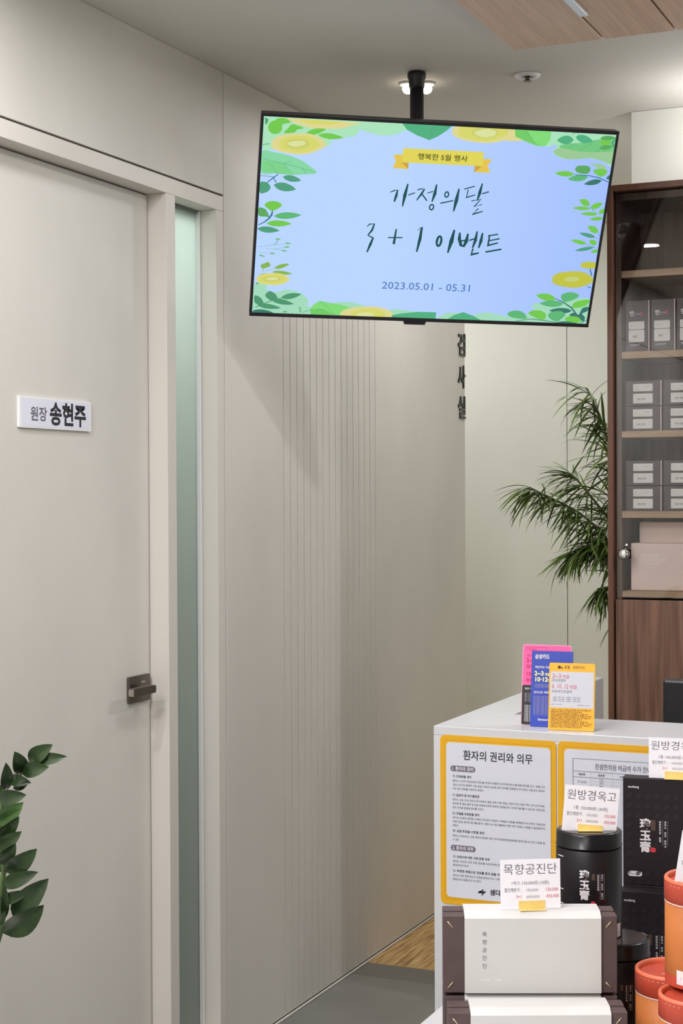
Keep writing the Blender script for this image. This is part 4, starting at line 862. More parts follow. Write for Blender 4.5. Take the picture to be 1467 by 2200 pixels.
# card stands on the ledge
def card(x, y, w, h, yaw_, lean, roll_, label):
    t = empty('card_stand', (x, y, 1.0003)); t.rotation_euler = (0, 0, yaw_); tag(t, label, 'card sign', 'card company signs on the counter ledge')
    R_ = Matrix.Rotation(-lean, 3, 'X')
    return t, lambda u, v, hh_: R_ @ Vector((u, -hh_, v))
t, fn = card(.9955, 2.992, .100, .165, .06, .13, 0, 'pink and black card sign, rearmost of three on the counter ledge')
MB().prism(rrect(0, 0, .0965, .1565, .005), fn, 0, .003, mPinkE).build('plate', t)
p = Print(lambda u, v, h: fn(u, v, .003 + h))
p.poly(rrect(.0012, .077, .0953, .1553, .004), mPink, .0002); p.poly(rrect(.0008, .0008, .0957, .0775, .003), mCardBlk, .0003)
p.rect(.008, .1505, .048, .1512, mMag, .0005); p.rect(.0075, .143, .0081, .151, mMag, .0005); p.rect(.048, .143, .0486, .151, mMag, .0005)
p.text('하나카드', .0115, .1450, .0045, mMag, off=.02); p.text('개인카드 전용', .008, .1330, .0050, mMag, off=.02)
p.text('2~3개월', .0075, .1215, .0118, mMag, off=.03); p.text('무이자할부', .0075, .1095, .0090, mMag, off=.03)
p.text('10, 12개월', .0075, .0955, .0105, mMag, off=.03); p.text('부분무이자', .0075, .0835, .0092, mMag, off=.03)
p.text('2023 서비스 안내', .006, .0690, .0046, mInkWhite, off=.02)
for i in range(6): p.text('행사 기간과 대상 카드를 확인하세요', .006, .0600 - .0030 * i, .0030, mInkPale)
for i in range(11): p.text('자세한 내용은 홈페이지를 참조하세요', .006, .0365 - .0030 * i, .0031, mInkWhite, off=.006)
p.build('lettering', t)
t, fn = card(1.0184, 2.978, .093, .150, .06, .13, 0, 'blue card sign with yellow numbers, middle of three on the counter ledge')
MB().prism(rrect(0, 0, .0810, .1462, .0012), fn, 0, .003, mBlue).build('plate', t)
p = Print(lambda u, v, h: fn(u, v, .003 + h))
p.text('삼성카드', .0065, .1315, .0098, mInkWhite, off=.035, sx=.80); p.text('개인카드 이용 할부', .0065, .1125, .0054, mInkWhite, off=.03)
p.text('2~3', .0062, .0985, .0118, mLemon, off=.03); p.text('개월 무이자', .0260, .0985, .0062, mLemon, off=.02)
p.text('10·12', .0062, .0870, .0118, mLemon, off=.03); p.text('개월 부분무이자', .0320, .0870, .0062, mLemon, off=.02)
for i in range(3): p.text('이용 금액 5만원 이상 할부 결제시', .0068, .0800 - .0026 * i, .0028, mInkPale)
p.text('원포인트 혜택 서비스', .0055, .0640, .0052, mInkWhite, off=.02)
for i in range(13): p.text('행사 대상과 기간은 카드사 사정에 따라 변경될 수 있습니다', .0055, .0572 - .0027 * i, .0027, mInkPale)
p.rect(.0055, .0225, .072, .0229, mInkPale); p.text('Samsung Card', .0150, .0118, .0060, mInkWhite, off=.03)
p.build('lettering', t)
t, fn = card(1.0634, 2.948, .087, .130, .09, .13, 0, 'yellow card sign with a white panel, frontmost of three on the counter ledge')
MB().prism(rrect(0, 0, .0880, .1275, .003), fn, 0, .003, mKY).build('plate', t)
p = Print(lambda u, v, h: fn(u, v, .003 + h))
p.rect(.0030, .0425, .0858, .1110, mPaper, .0003)
for i in range(5): p.ell(.0195, .1193, .0040, .0008, mDeerD, .0005, 8, math.pi * i / 5)
p.ell(.0245, .1180, .0018, .0014, mDeerD); p.text('KB', .029, .1165, .0085, mDeerD, sx=1.05); p.text('국민카드', .0450, .1168, .0070, mDeerD, sx=.95)
p.text('2~3', .0062, .0985, .0118, mInkRed, fit=.0165); p.text('개월', .0245, .0985, .0080, mInkRed); p.text('무이자할부', .0062, .0915, .0066, mInkGrey, fit=.0265)
p.text('6, 10, 12', .0062, .0790, .0118, mInkRed, fit=.0310); p.text('개월', .0385, .0790, .0085, mInkRed); p.text('부분무이자할부', .0062, .0705, .0066, mInkGrey, fit=.0390)
for i in range(3): p.text('·6개월 : 1회차 부담  ·10개월 : 1~3회차 부담', .0072, .0610 - .0036 * i, .0030, mInkGrey)
p.text('이용기간 : 상시적용', .0045, .0475, .0026, mInkGrey); p.text('심의필 제2023호 (2023.01)', .0545, .0470, .0024, mInkGrey)
for i in range(10): p.text(['신용카드 사용은 꼭 필요한 만큼만 하는 것이 좋습니다.', '상환능력에 비해 카드사용액이 과도할 경우', '귀하의 개인신용평점이 하락할 수 있습니다.', '개인신용평점 하락시 금융거래 관련 불이익이 발생할 수 있습니다'][i % 4], .0045, .0372 - .0036 * i, .0034, mDeerD, fit=[.078, .060, .072, .080][i % 4], off=.006)
p.build('lettering', t)

# monitor on the desk
mo = empty('monitor', (1.445, 3.45, .7302)); tag(mo, 'black monitor seen from behind over the counter ledge', 'monitor')
b = MB(); b.box(-.272, .272, -.012, .018, .095, .318, mBlack, .006, 2); b.box(-.20, .20, -.03, -.012, .13, .27, mBlack, .008, 2); b.build('casing', mo)
box('screen', mo, -.265, .265, .0181, .0185, .102, .311, mBezel)
MB().box(-.02, .02, -.012, .012, .011, .11, mBlack, .003, 1).build('neck', mo)
MB().prism(rrect(-.11, -.08, .11, .08, .03), lambda u, v, h: Vector((u, v, h)), 0, .010, mBlack).build('foot', mo)

# ------------------------------------------------------------------ display table and products
TZ = .56
dt = empty('display_table', (1.75, 2.42, 0)); tag(dt, 'low white display table in front of the counter carrying the product boxes', 'table')
MB().box(-.78, .78, -.42, .47, TZ - .03, TZ, mWhite, .003, 2).build('table_top', dt)
for sx in (-.74, .74):
    for sy in (-.38, .43): box('leg', dt, sx - .02, sx + .02, sy - .02, sy + .02, 0, TZ - .0302, mWhite, .002, 1)

def price_tag(loc, yaw_, rl, title, lines, fits, label, w=.0935, h=.0765, tape=(.028, .041), drop=True):
    t = empty('price_tag', loc); t.rotation_euler = (0, 0, yaw_); tag(t, label, 'price tag', 'white price cards taped to the products')
    R_ = Matrix.Rotation(rl, 3, 'Y') @ Matrix.Identity(3)
    fn = lambda u, v, hh_: Matrix.Rotation(-rl, 3, 'Y') @ Vector((u, -hh_, v))
    MB().prism([(0, 0), (w, 0), (w, h), (0, h)], fn, 0, .0005, mTag).build('card', t)
    p = Print(lambda u, v, hh_: fn(u, v, .0005 + hh_))
    p.text(title, w / 2, h * .715, .0182, mInkGrey, fit=fits, off=-.006, align='CENTER', h=.0003)
    p.text(lines[0], w / 2, h * .49, .0070, mInkGrey, fit=w * .62, off=-.004, align='CENTER', h=.0003)
    p.text(lines[1], w * .065, h * .350, .0072, mInkGrey, fit=w * .28, off=-.002, h=.0003)
    p.text(lines[2], w * .43, h * .350, .0066, mInkPale, fit=w * .20, h=.0003); p.rect(w * .43, h * .372, w * .63, h * .376, mInkPale, .0004)
    p.text(lines[3], w * .76, h * .350, .0072, mInkRed, fit=w * .20, h=.0003)
    p.text('3+1', w * .26, h * .215, .0072, mInkRed, fit=w * .085, h=.0003)
    p.text(lines[4], w * .43, h * .215, .0066, mInkPale, fit=w * .22, h=.0003); p.rect(w * .43, h * .237, w * .65, h * .241, mInkPale, .0004)
    p.text(lines[5], w * .76, h * .215, .0072, mInkRed, fit=w * .21, h=.0003)
    p.build('lettering', t)
    a, tw = tape
    b = MB(); b.prism([(a, .0006), (a + tw, .0006), (a + tw, .0125), (a, .0125)], lambda u, v, hh_: fn(u, v, hh_), .0006, .0011, mTape)
    b.prism([(a, -.0135), (a + tw, -.0135), (a + tw, -.0008), (a, -.0008)], lambda u, v, hh_: Vector((u, v, hh_)), .0003, .0008, mTape)
    b.build('tape', t)
    return t

def gift_box(loc, yaw_, label):
    t = empty('gift_box', loc); t.rotation_euler = (0, 0, yaw_); tag(t, label, 'gift box', 'white sleeved gift boxes on the display table')
    b = MB(); b.box(-.1335, .1335, .004, .0285, 0, .1185, mBrownBox, .001, 1); b.box(-.1325, .1325, .0287, .0545, .0005, .1212, mBrownBox, .001, 1)
    b.build('inner_box', t)
    b = MB(); b.prism([(0, .0007), (0, .1155), (.0135, .1240), (.0560, .1240), (.0560, .0007)], lambda u, v, h: Vector((h, u, v)), -.1005, .1085, mSleeve)
    sv = b.build('sleeve', t)
    for sx, sz, d in ((-.1225, .1055, 1), (-.1225, .012, -1), (.1200, .1055, -1), (.1200, .012, 1)):
        MB().tube([(sx - .0042, .0034, sz + .0048 * d), (sx + .0042, .0034, sz - .0048 * d)], .0010, mGold, 8).build('thread', t)
    p = Print(plane((-.1005, 0, 0), (1, 0, 0), (0, 0, 1)))
    for i, ch in enumerate('목향공진단'): p.text(ch, .0265, .0885 - .0122 * i, .0082, mInkGrey, off=-.004)
    p.text('공진단', .0255, .0195, .0040, mTaupePrint, sp=1.4); p.text('(10환)', .046, .0195, .0040, mTaupePrint)
    p.build('lettering', sv)
    return t
Y1 = .40
gift_box((1.2122, 2.3494, .6842), Y1, 'white gift box with brown ends carrying a price card, topmost of its stack')
gift_box((1.2122 - .0003, 2.3494 + .0006, TZ + .0001), Y1, 'white gift box with brown ends standing directly under the topmost one')
gift_box((1.2455, 2.2810, TZ + .0001), .42, 'white gift box with brown ends, lowest and frontmost at the bottom edge')
price_tag((1.1639, 2.3520, .8084), .47, .012, '목향공진단', ('1박스 150,000원 (10환)', '할인해방가 :', '150,000', '120,000', '600,000', '450,000'), .083, 'price card with a five letter title standing on the white gift box')

def tin(loc, label, sticker=None):
    t = empty('medicine_tin', loc); t.rotation_euler = (0, 0, .265); tag(t, label, 'tin', 'round black medicine tins')
    R_ = .0535
    MB().lathe([(R_ - .002, 0), (R_, .0015), (R_, .142), (R_ - .001, .1435)], mTin, 56).build('body', t)
    MB().lathe([(R_ - .0012, .1436), (R_ - .0012, .1455), (R_ + .0006, .1460), (R_ + .0006, .1475), (R_ - .0004, .1485), (R_ - .0002, .167), (R_ - .0016, .1695), (R_ - .004, .1708)], mTinLid, 56).build('lid', t)
    MB().lathe([(.0485, .1709), (.0482, .1713)], mTinTop, 48).build('lid_top', t)
    p = Print(cyl(R_))
    for i, ch in enumerate('瓊玉膏'): p.text(ch, -.0155, .1005 - .0162 * i, .0165, mInkWhite, off=.03)
    p.rect(.0045, .0985, .0095, .1085, mSealB); p.poly(rrect(.003, .0585, .0095, .0645, .002), mSeal)
    for i, ch in enumerate('원방한의공동체'): p.text(ch, .0130, .1045 - .0038 * i, .0036, mInkWhite, off=.02)
    for i, ch in enumerate('경옥고 정성껏 달여서'): p.text(ch, .0195, .1045 - .0037 * i, .0036, mInkWhite, off=.02)
    p.rect(.0178, .066, .0181, .108, mInkPale); p.rect(.0246, .066, .0249, .108, mInkPale)
    p.build('lettering', t)
    p = Print(cyl(R_))
    for z in (.131, .078, .055): p.rect(-.062, z, -.046, z + .0015, mInkWhite, n=4)
    for i in range(8): p.text('경옥고'[i % 3], -.058, .121 - .006 * i, .004, mInkPale, off=.02)
    p.build('side_lettering', t)
    if sticker:
        q = Print(cyl(R_, sticker)); q.rect(-.007, .002, .010, .024, mSticker, .0006, 6); q.text('KT', .0, .008, .004, mInkPale, h=.0009); q.build('sticker', t)
    return t
tin((1.2500, 2.5500, TZ + .1718), 'round black medicine tin with a price card, on top of the other tin', 1.0)
tin((1.2965, 2.5465, TZ + .0002), 'round black medicine tin underneath, half hidden between gift box and orange canister')
price_tag((1.2140, 2.5160, TZ + .3437), .40, -.085, '원방경옥고', ('1통 150,000원 (30회)', '할인해방가', '150,000', '120,000', '600,000', '450,000'), .0795, 'price card standing tilted on the lid of the round black tin', w=.0885, h=.0745, tape=(.0255, .040))

def carton(loc, yaw_, label, h=.1915):
    t = empty('medicine_carton', loc); t.rotation_euler = (0, 0, yaw_); tag(t, label, 'carton', 'tall black medicine cartons')
    MB().box(0, .1085, 0, .034, 0, h, mCarton, .0012, 2).build('box_body', t)
    p = Print(plane((0, 0, 0), (1, 0, 0), (0, 0, 1)))
    for j in range(10):
        for i in range(6):
            if 3 <= j <= 7 and 1 <= i: continue
            p.ell(.0105 + .0165 * i, h - .032 - .0172 * j, .0056, .0035, mDot, .0003, 12, .75)
    p.text('wonbang', .0085, h - .0175, .0062, mInkWhite, fit=.0195, off=.02)
    for i, ch in enumerate('瓊玉膏'): p.text(ch, .0292, h - .0885 - .0205 * i, .0200, mInkWhite, off=.03)
    p.rect(.0490, h - .0925, .0570, h - .0735, mSealB); p.poly(rrect(.0475, h - .1310, .0575, h - .1225, .003), mSeal)
    for i, ch in enumerate('원방한의공 동체'): p.text(ch, .0630, h - .0785 - .0048 * i, .0044, mInkWhite, off=.02)
    for i, ch in enumerate('경옥고 정성 담아서'): p.text(ch, .0720, h - .0785 - .0048 * i, .0044, mInkWhite, off=.02)
    p.rect(.0695, h - .1185, .0698, h - .0735, mInkPale); p.rect(.0782, h - .1185, .0785, h - .0735, mInkPale)
    p.poly(rrect(.0080, .0160, .0335, .0255, .0047), mInkWhite); p.text('KYUNG OK GO', .0207, .0192, .0034, mInkGrey, align='CENTER', fit=.017, h=.0006)
    p.build('lettering', t)
    return t
carton((1.2425, 2.8090, TZ + .1918), .14, 'tall black medicine carton with white characters and a price card, top of the pile')
carton((1.2425, 2.8090, TZ + .0001), .14, 'black carton hidden directly beneath the top carton')
carton((1.2465, 2.7625, TZ + .0001), .14, 'black medicine carton standing lower and in front, behind the orange canister')
price_tag((1.2855, 2.8250, TZ + .3836), .14, .0, '원방경옥고', ('1통 100,000원 (30포)', '할인해방가 :', '100,000', '80,000', '400,000', '300,000'), .085, 'price card standing on top of the tall black carton', h=.0720)

def canister(loc, label, yaw_, lidprint=True):
    t = empty('orange_canister', loc); t.rotation_euler = (0, 0, yaw_); tag(t, label, 'canister', 'orange paper canisters')
    R_ = .0575
    MB().lathe([(R_ - .0012, 0), (R_, .001), (R_, .121)], mOrBody, 56).build('body', t)
    MB().lathe([(R_ + .0002, .0001), (R_ + .0003, .016)], mOr, 56, cap=False).build('base_band', t)
    MB().lathe([(R_ + .0002, .121), (R_ + .0006, .1212), (R_ + .0006, .1232), (R_ + .0002, .1234)], mOrBand, 56).build('white_band', t)
    MB().lathe([(R_, .1235), (R_ + .0008, .1238), (R_ + .0008, .1535)], mOr, 56, cap=False).build('lid', t)
    MB().lathe([(R_ + .0008, .1536), (R_ + .0004, .1565), (R_ - .0015, .1582), (R_ - .0040, .1575), (R_ - .0055, .1545), (R_ - .0055, .1490)], mOrRim, 56, cap=False).build('rim', t)
    lt = MB().lathe([(R_ - .0056, .1485), (R_ - .0056, .1500)], mOr, 56).build('lid_top', t)
    p = Print(plane((0, 0, .1500), (1, 0, 0), (0, 1, 0)))
    for u, v, r in ((0, 0, .0055), (-.006, .004, .003), (.005, .0045, .0035), (.002, -.006, .004)): p.ell(u, v - .012, r, r * .7, mSticker)
    p.ell(-.013, -.010, .004, .002, mOrBand); p.build('lid_print', lt)
    p = Print(cyl(R_))
    for i in range(14): p.rect(-.055 + .008 * i, .1492, -.052 + .008 * i, .1499, mOrBand, .0012)
    p.ell(0, .066, .0165, .0105, mOrBand, .0006); p.ell(0, .066, .0140, .0085, mSeal, .0008); p.text('녹용', 0, .0625, .009, mInkWhite, align='CENTER', off=.02, h=.0011)
    p.build('emblem_print', t)
    for u0 in (-.003, .022):
        p = Print(cyl(R_))
        p.ell(u0, .0225, .0080, .0105, mDeer, .0006); p.ell(u0, .0165, .0055, .0055, mTaupe, .0008); p.ell(u0, .0185, .0014, .0011, mInk, .0010)
        for sx in (-1, 1):
            p.ell(u0 + sx * .0085, .0315, .0022, .0045, mPinkEar, .0006, 10, -sx * .6)
            p.poly([(u0 + sx * .004, .032), (u0 + sx * .0055, .032), (u0 + sx * .0068, .044), (u0 + sx * .0058, .044)], mDeerD, .0006)
            p.poly([(u0 + sx * .005, .036), (u0 + sx * .010, .042), (u0 + sx * .0093, .0425), (u0 + sx * .0048, .038)], mDeerD, .0006)
            p.ell(u0 + sx * .0035, .0230, .0009, .0011, mInk, .0010)
        p.build('deer_print', t)
    q = Print(cyl(R_, -.62)); q.rect(-.0065, .006, .0075, .027, mSticker, .0010, 5); q.text('K', .0, .014, .004, mInkPale, h=.0013); q.build('sticker', t)
    return t
LT = TZ + .0002
canister((1.4080, 2.4560, LT), 'lower orange paper canister standing up against the black tin', .20)
canister((1.4690, 2.3480, LT), 'lower orange paper canister standing nearest to the camera', .22)
canister((1.4660, 2.4030, LT + .1586), 'orange paper canister on top of the two others, holding a price card', .19)
price_tag((1.4330, 2.3530, LT + .3170), .40, -.155, '어린이녹용', ('1통 100,000원 (30포)', '할인해방가', '100,000', '80,000', '400,000', '300,000'), .082, 'price card leaning on the rim of the uppermost orange canister', tape=(.045, .035))

# ------------------------------------------------------------------ display cabinet
cb = empty('display_cabinet', (.8647, 4.17, 0)); tag(cb, 'tall walnut display cabinet with a glass door and shelves of boxes', 'cabinet')
CW = .52; CT = 2.2675
box('side_panel', cb, 0, .015, 0, .333, 0, CT, mWalnutEdge, .0008, 1)
box('side_panel', cb, CW - .015, CW, 0, .333, 0, CT, mWalnutEdge, .0008, 1)
box('top_board', cb, .0152, CW - .0152, 0, .333, CT - .0165, CT, mWalnutEdge, .0008, 1)
Cx0, Cx1 = .0152, CW - .0152
fz = .03; ib = .250
box('carcass_side', cb, Cx0 + .0008, .0308, fz, ib, .05, 2.2488, mCarc)
box('carcass_side', cb, CW - .0308, Cx1 - .0008, fz, ib, .05, 2.2488, mCarc)
box('carcass_top', cb, .0309, CW - .0309, fz, ib, 2.230, 2.2488, mCarc)
box('back_panel', cb, Cx0 + .0008, Cx1 - .0008, ib + .0002, .268, .05, 2.2488, mCarc)
for z0, z1 in ((2.0247, 2.0434), (1.8099, 1.8284), (1.5997, 1.6170), (1.3857, 1.4042), (1.1751, 1.1912)):
    box('shelf', cb, .0310, CW - .0310, fz + .001, ib - .0003, z0, z1, mShelf, .0006, 1)
box('plinth', cb, Cx0 + .0008, Cx1 - .0008, fz + .02, ib, 0, .0498, mWalnutEdge)
gd = box('glass_door', cb, Cx0 + .003, Cx1 - .003, .0205, .0255, 1.1735, 2.2455, mGlassDoor)
kn = MB(); kn.lathe([(.005, 0), (.005, .008), (.012, .010), (.0155, .016), (.0150, .022), (.010, .026), (.004, .027)], mChrome, 24)
ko = kn.build('knob', gd); ko.rotation_euler = (math.pi / 2, 0, 0); ko.location = (.0425, .0203, 1.2905)
kl = MB().lathe([(.0045, 0), (.0045, .006), (.003, .008)], mChrome, 14).build('lock', gd); kl.rotation_euler = (math.pi / 2, 0, 0); kl.location = (.047, .0203, 1.3145)
box('lower_door', cb, Cx0 + .003, Cx1 - .003, .010, .0285, .055, 1.1690, mWalnut, .0008, 1)
lm_ = box('light_strip', cb, .26, .50, .12, .16, CT + .0003, CT + .010, mCove)

def shelf_carton(loc, w, h, label, tall):
    t = empty('shelf_carton', loc); tag(t, label, 'carton', 'grey cartons on the cabinet shelves')
    d = .12
    MB().box(0, w - .0035, 0, d, 0, h, mBoxGr, .0008, 1).build('box_body', t)
    MB().box(w - .0033, w, .0005, d, .0005, h - .0005, mBoxFlap).build('side_flap', t)
    p = Print(plane((0, 0, 0), (1, 0, 0), (0, 0, 1)))
    if tall:
        p.poly(rrect(.008, .0605, .0505, .0815, .003, 3), mBoxLab); p.poly(rrect(.008, .0265, .0505, .0590, .003, 3), mBoxLab)
        p.text('한', .0110, .0965, .0150, mInkWhite, off=.03, rot=.12); p.text('방약', .0255, .0985, .0072, mInkPale, off=.02); p.ell(.0415, .1025, .0030, .0052, mInkRed)
        p.text('감기 몸살', .0290, .0880, .0038, mInkGrey, align='CENTER')
        p.text('원방', .0190, .0390, .0070, mInkGrey, off=.02); p.text('정제 30포', .012, .0690, .0040, mInkPale)
        p.text('원 한방제약', .0112, .0165, .0056, mInkWhite, off=.02); p.text('경기도 한방제약 주식회사', .009, .0085, .0030, mInkGrey)
    else:
        p.poly(rrect(.0200, h * .58, .0730, h * .88, .002, 3), mBoxLab); p.poly(rrect(.0200, h * .10, .0730, h * .49, .002, 3), mBoxLab)
        p.text('원방 단방', .0310, h * .24, .0058, mInk, off=.01); p.text('함량', .0250, h * .74, .0032, mInkGrey); p.text('효능 효과', .0500, h * .74, .0032, mInkGrey); p.text('용법 용량 성분', .0250, h * .64, .0030, mInkPale)
    p.build('lettering', t)
    return t
names_ = ['first', 'second', 'third', 'fourth']
for i, x in enumerate((.9010, .9695, 1.0380)):
    shelf_carton((x, 4.225, 1.8286), .0640, .1375, 'tall grey carton with two white labels, %s from the knob side of the upper shelf' % ['first', 'second', 'third', 'fourth', 'fifth'][i], True)
for r_, (zs, nm) in enumerate((((1.6172, 1.6850), 'middle shelf'), ((1.4044, 1.4725), 'above taupe boxes'))):
    for k_, z in enumerate(zs):
        for i, x in enumerate((.9000, 1.0010)):
            shelf_carton((x, 4.225 + .002 * k_, z), .0965, .0665, 'low grey carton, %s row, %s from knob side, %s' % (['bottom', 'top'][k_], ['first', 'second', 'third'][i], nm), False)
def flat_box(name, loc, w, h, d, m, label):
    t = empty(name, loc); tag(t, label, 'box', 'taupe boxes in the cabinet')
    MB().box(0, w, 0, d, 0, h, m, .004, 3).build('box_body', t)
    return t
flat_box('taupe_box', (.9215, 4.285, 1.1914), .36, .1830, .05, mTaupe2, 'plain taupe box standing behind the printed one on the lowest glass shelf')
t = flat_box('taupe_box', (.9128, 4.225, 1.1914), .34, .1270, .05, mTaupe, 'taupe box with pale print standing in front on the lowest glass shelf')
p = Print(plane((0, 0, 0), (1, 0, 0), (0, 0, 1)))
p.text('건강한 한의 내일을', .0250, .0905, .0085, mTaupePrint, off=.004, sx=.72); p.text('정성껏 한방 달였습니다', .0250, .0795, .0092, mTaupePrint, off=.004, sx=.80); p.text('Korean herb medicine', .0250, .0715, .0060, mTaupePrint, sx=1.0)
p.text('Premium', .0250, .0405, .0055, mTaupePrint, off=.004); p.text('한의원', .0250, .0335, .0055, mTaupePrint); p.text('www.herbal medicine center', .0250, .0268, .0045, mTaupePrint, sx=1.0)
p.build('lettering', t)

# ------------------------------------------------------------------ bamboo plant behind the cabinet edge
random.seed(11)
bp = empty('bamboo_plant', (.70, 4.62, 0)); tag(bp, 'leafy bamboo plant with narrow drooping leaves beside the walnut cabinet', 'plant')
MB().lathe([(.095, 0), (.11, .01), (.132, .26), (.136, .30), (.128, .30), (.122, .27)], mPot, 36).build('pot', bp)
MB().lathe([(.121, .262), (.121, .268)], mSoil, 30).build('soil', bp)
BR = [[(.812, 4.50, 1.35), (.808, 4.47, 1.478), (.795, 4.468, 1.584), (.767, 4.46, 1.677), (.736, 4.446, 1.746)],
      [(.806, 4.49, 1.22), (.802, 4.472, 1.293), (.772, 4.458, 1.346), (.712, 4.432, 1.399), (.635, 4.398, 1.443), (.584, 4.376, 1.471)],
      [(.806, 4.49, 1.33), (.796, 4.471, 1.372), (.748, 4.448, 1.439), (.707, 4.431, 1.492), (.691, 4.424, 1.508)],
      [(.806, 4.49, 1.20), (.800, 4.471, 1.300), (.770, 4.451, 1.310), (.730, 4.432, 1.300), (.690, 4.416, 1.270)],
      [(.800, 4.50, 1.10), (.800, 4.472, 1.187), (.780, 4.462, 1.184), (.760, 4.454, 1.180)],
      [(.808, 4.50, 1.16), (.804, 4.475, 1.22), (.800, 4.470, 1.34), (.796, 4.47, 1.45)]]
off0 = Vector((.70, 4.62, 0))
for i, br in enumerate(BR):
    root = [(.72 + .02 * i, 4.60 + .012 * i, .266), (.77 + .008 * i, 4.56, .75)]
    pts = [Vector(q) - off0 for q in root + br]
    MB().tube(pts, [.006, .0055] + [.0045 - .0030 * j / (len(br) - 1) for j in range(len(br))], mBambS, 8).build('stem', bp)
leaf_me = []
def blade(L, wd, droop, m, n=8):
    wd *= 1.12; droop *= .6
    b = MB(); k = b.mi(m); prev = None
    for i in range(n + 1):
        t_ = i / n; w_ = wd * (math.sin(math.pi * min(1, t_ * .93 + .07)) ** .7) * (1 - .25 * t_)
        c = Vector((L * t_ * (1 - .12 * droop * t_), 0, -droop * L * t_ * t_ * .75))
        ring = [b.b.verts.new(c + Vector((0, -w_ / 2, w_ * .18))), b.b.verts.new(c), b.b.verts.new(c + Vector((0, w_ / 2, w_ * .18)))]
        if prev:
            for q in (0, 1):
                f = b.b.faces.new((prev[q], prev[q + 1], ring[q + 1], ring[q])); f.material_index = k; f.smooth = True
        prev = ring
    me = bpy.data.meshes.new('leaf'); b.b.to_mesh(me); b.b.free(); me.materials.append(m)
    return me
for i in range(10): leaf_me.append(blade([.085, .10, .115, .13, .09, .12, .105, .14, .095, .125][i], [.0060, .0066, .0072, .0074, .0056, .0078, .0066, .0080, .0062, .0070][i], [.3, .7, 1.0, 1.3, .5, .9, 1.2, .8, .4, 1.1][i], mBambL if i % 3 else mBambL2))
def put_leaf(me, p0, d, twist):
    if d.normalized().z < -.55: me = leaf_me[(0, 4, 8)[int(twist * 100) % 3]]
    o = link('leaf', me, bp)
    x = d.normalized(); y = Vector((0, 0, 1)).cross(x)
    y = y.normalized() if y.length > 1e-4 else Vector((0, 1, 0)); z = x.cross(y)
    y2 = y * math.cos(twist) + z * math.sin(twist); z2 = x.cross(y2)
    mm = Matrix((x, y2, z2)).transposed().to_4x4(); mm.translation = p0 - off0; o.matrix_local = mm
    ex = max((mm @ v.co).x for v in me.vertices) + off0.x - .842
    if ex > 0: mm.translation.x -= ex; o.matrix_local = mm
    return o, mm
NB = (120, 190, 70, 150, 56, 90)
placed = []
for bi, br in enumerate(BR):
    pts = [Vector(q) for q in br[1:]]
    seg = [(a, b2) for a, b2 in zip(pts, pts[1:])]
    for k_ in range(NB[bi]):
        s_ = random.random() ** .9 * len(seg); i = min(int(s_), len(seg) - 1)
        a, b2 = seg[i]; p0 = a.lerp(b2, s_ - i); sd = (b2 - a).normalized()
        az = math.radians(random.uniform(100, 275)) if random.random() < .8 else math.radians(random.uniform(-60, 100))
        hd = Vector((math.cos(az), math.sin(az), 0))
        d = hd * random.uniform(.5, 1) + sd * random.uniform(.1, .8) + Vector((0, 0, random.uniform(-1.05, .55) if bi != 4 else random.uniform(-1.6, -.6)))
        if bi in (1, 3): d.z -= .25
        d.normalize()
        if p0.x + d.x * .15 > .840: d.x = min(0, (.838 - p0.x) / .15)
        placed.append((bi, p0, d, random.randrange(10), random.uniform(-.6, .6)))
random.shuffle(placed)
for q in placed[:290]: put_leaf(leaf_me[q[3]], q[1], q[2], q[4])
fo = bmesh.new()
for q in placed[290:]:
    o, mm = put_leaf(leaf_me[q[3]], q[1], q[2], q[4]); me = o.data.copy(); me.transform(mm); fo.from_mesh(me)
    bpy.data.objects.remove(o); bpy.data.meshes.remove(me)
fm = bpy.data.meshes.new('foliage'); fo.to_mesh(fm); fo.free(); fm.materials.append(mBambL)
tag(link('foliage', fm, bp), kind='stuff')
# a few long hanging leaves below
for q, dd, i in (((.790, 4.47, 1.16), (-.35, .1, -1), 7), ((.784, 4.46, 1.13), (-.5, -.1, -1), 3), ((.775, 4.46, 1.14), (-.2, .1, -1), 9), ((.800, 4.47, 1.08), (-.55, 0, -.8), 7)):
    put_leaf(leaf_me[i], Vector(q), Vector(dd), .3)

# ------------------------------------------------------------------ ZZ plant at the left edge
zp = empty('zz_plant', (.455, 1.985, 0)); tag(zp, 'glossy dark green pot plant with oval leaves in front of the door', 'plant')
MB().lathe([(.11, 0), (.125, .01), (.15, .36), (.155, .40), (.142, .40), (.135, .37)], mPot, 36).build('pot', zp)
MB().lathe([(.134, .362), (.134, .368)], mSoil, 30).build('soil', zp)
zo = Vector((.455, 1.985, 0))
ST = [(.462, 1.985, .366), (.478, 1.983, .60), (.4878, 1.9836, .7732), (.4945, 1.9869, .7984), (.492, 1.9861, .8237), (.4955, 1.9881, .8658), (.4989, 1.9898, .8847), (.4964, 1.989, .9079), (.4926, 1.9876, .9395), (.4926, 1.988, .9711), (.4993, 1.9913, 1.0005), (.5099, 1.9963, 1.0194), (.5244, 2.0028, 1.0341), (.535, 2.0077, 1.0526)]
MB().tube([Vector(q) - zo for q in ST], [.006 - .0042 * i / len(ST) for i in range(len(ST))], mZZs, 10).build('stem', zp)
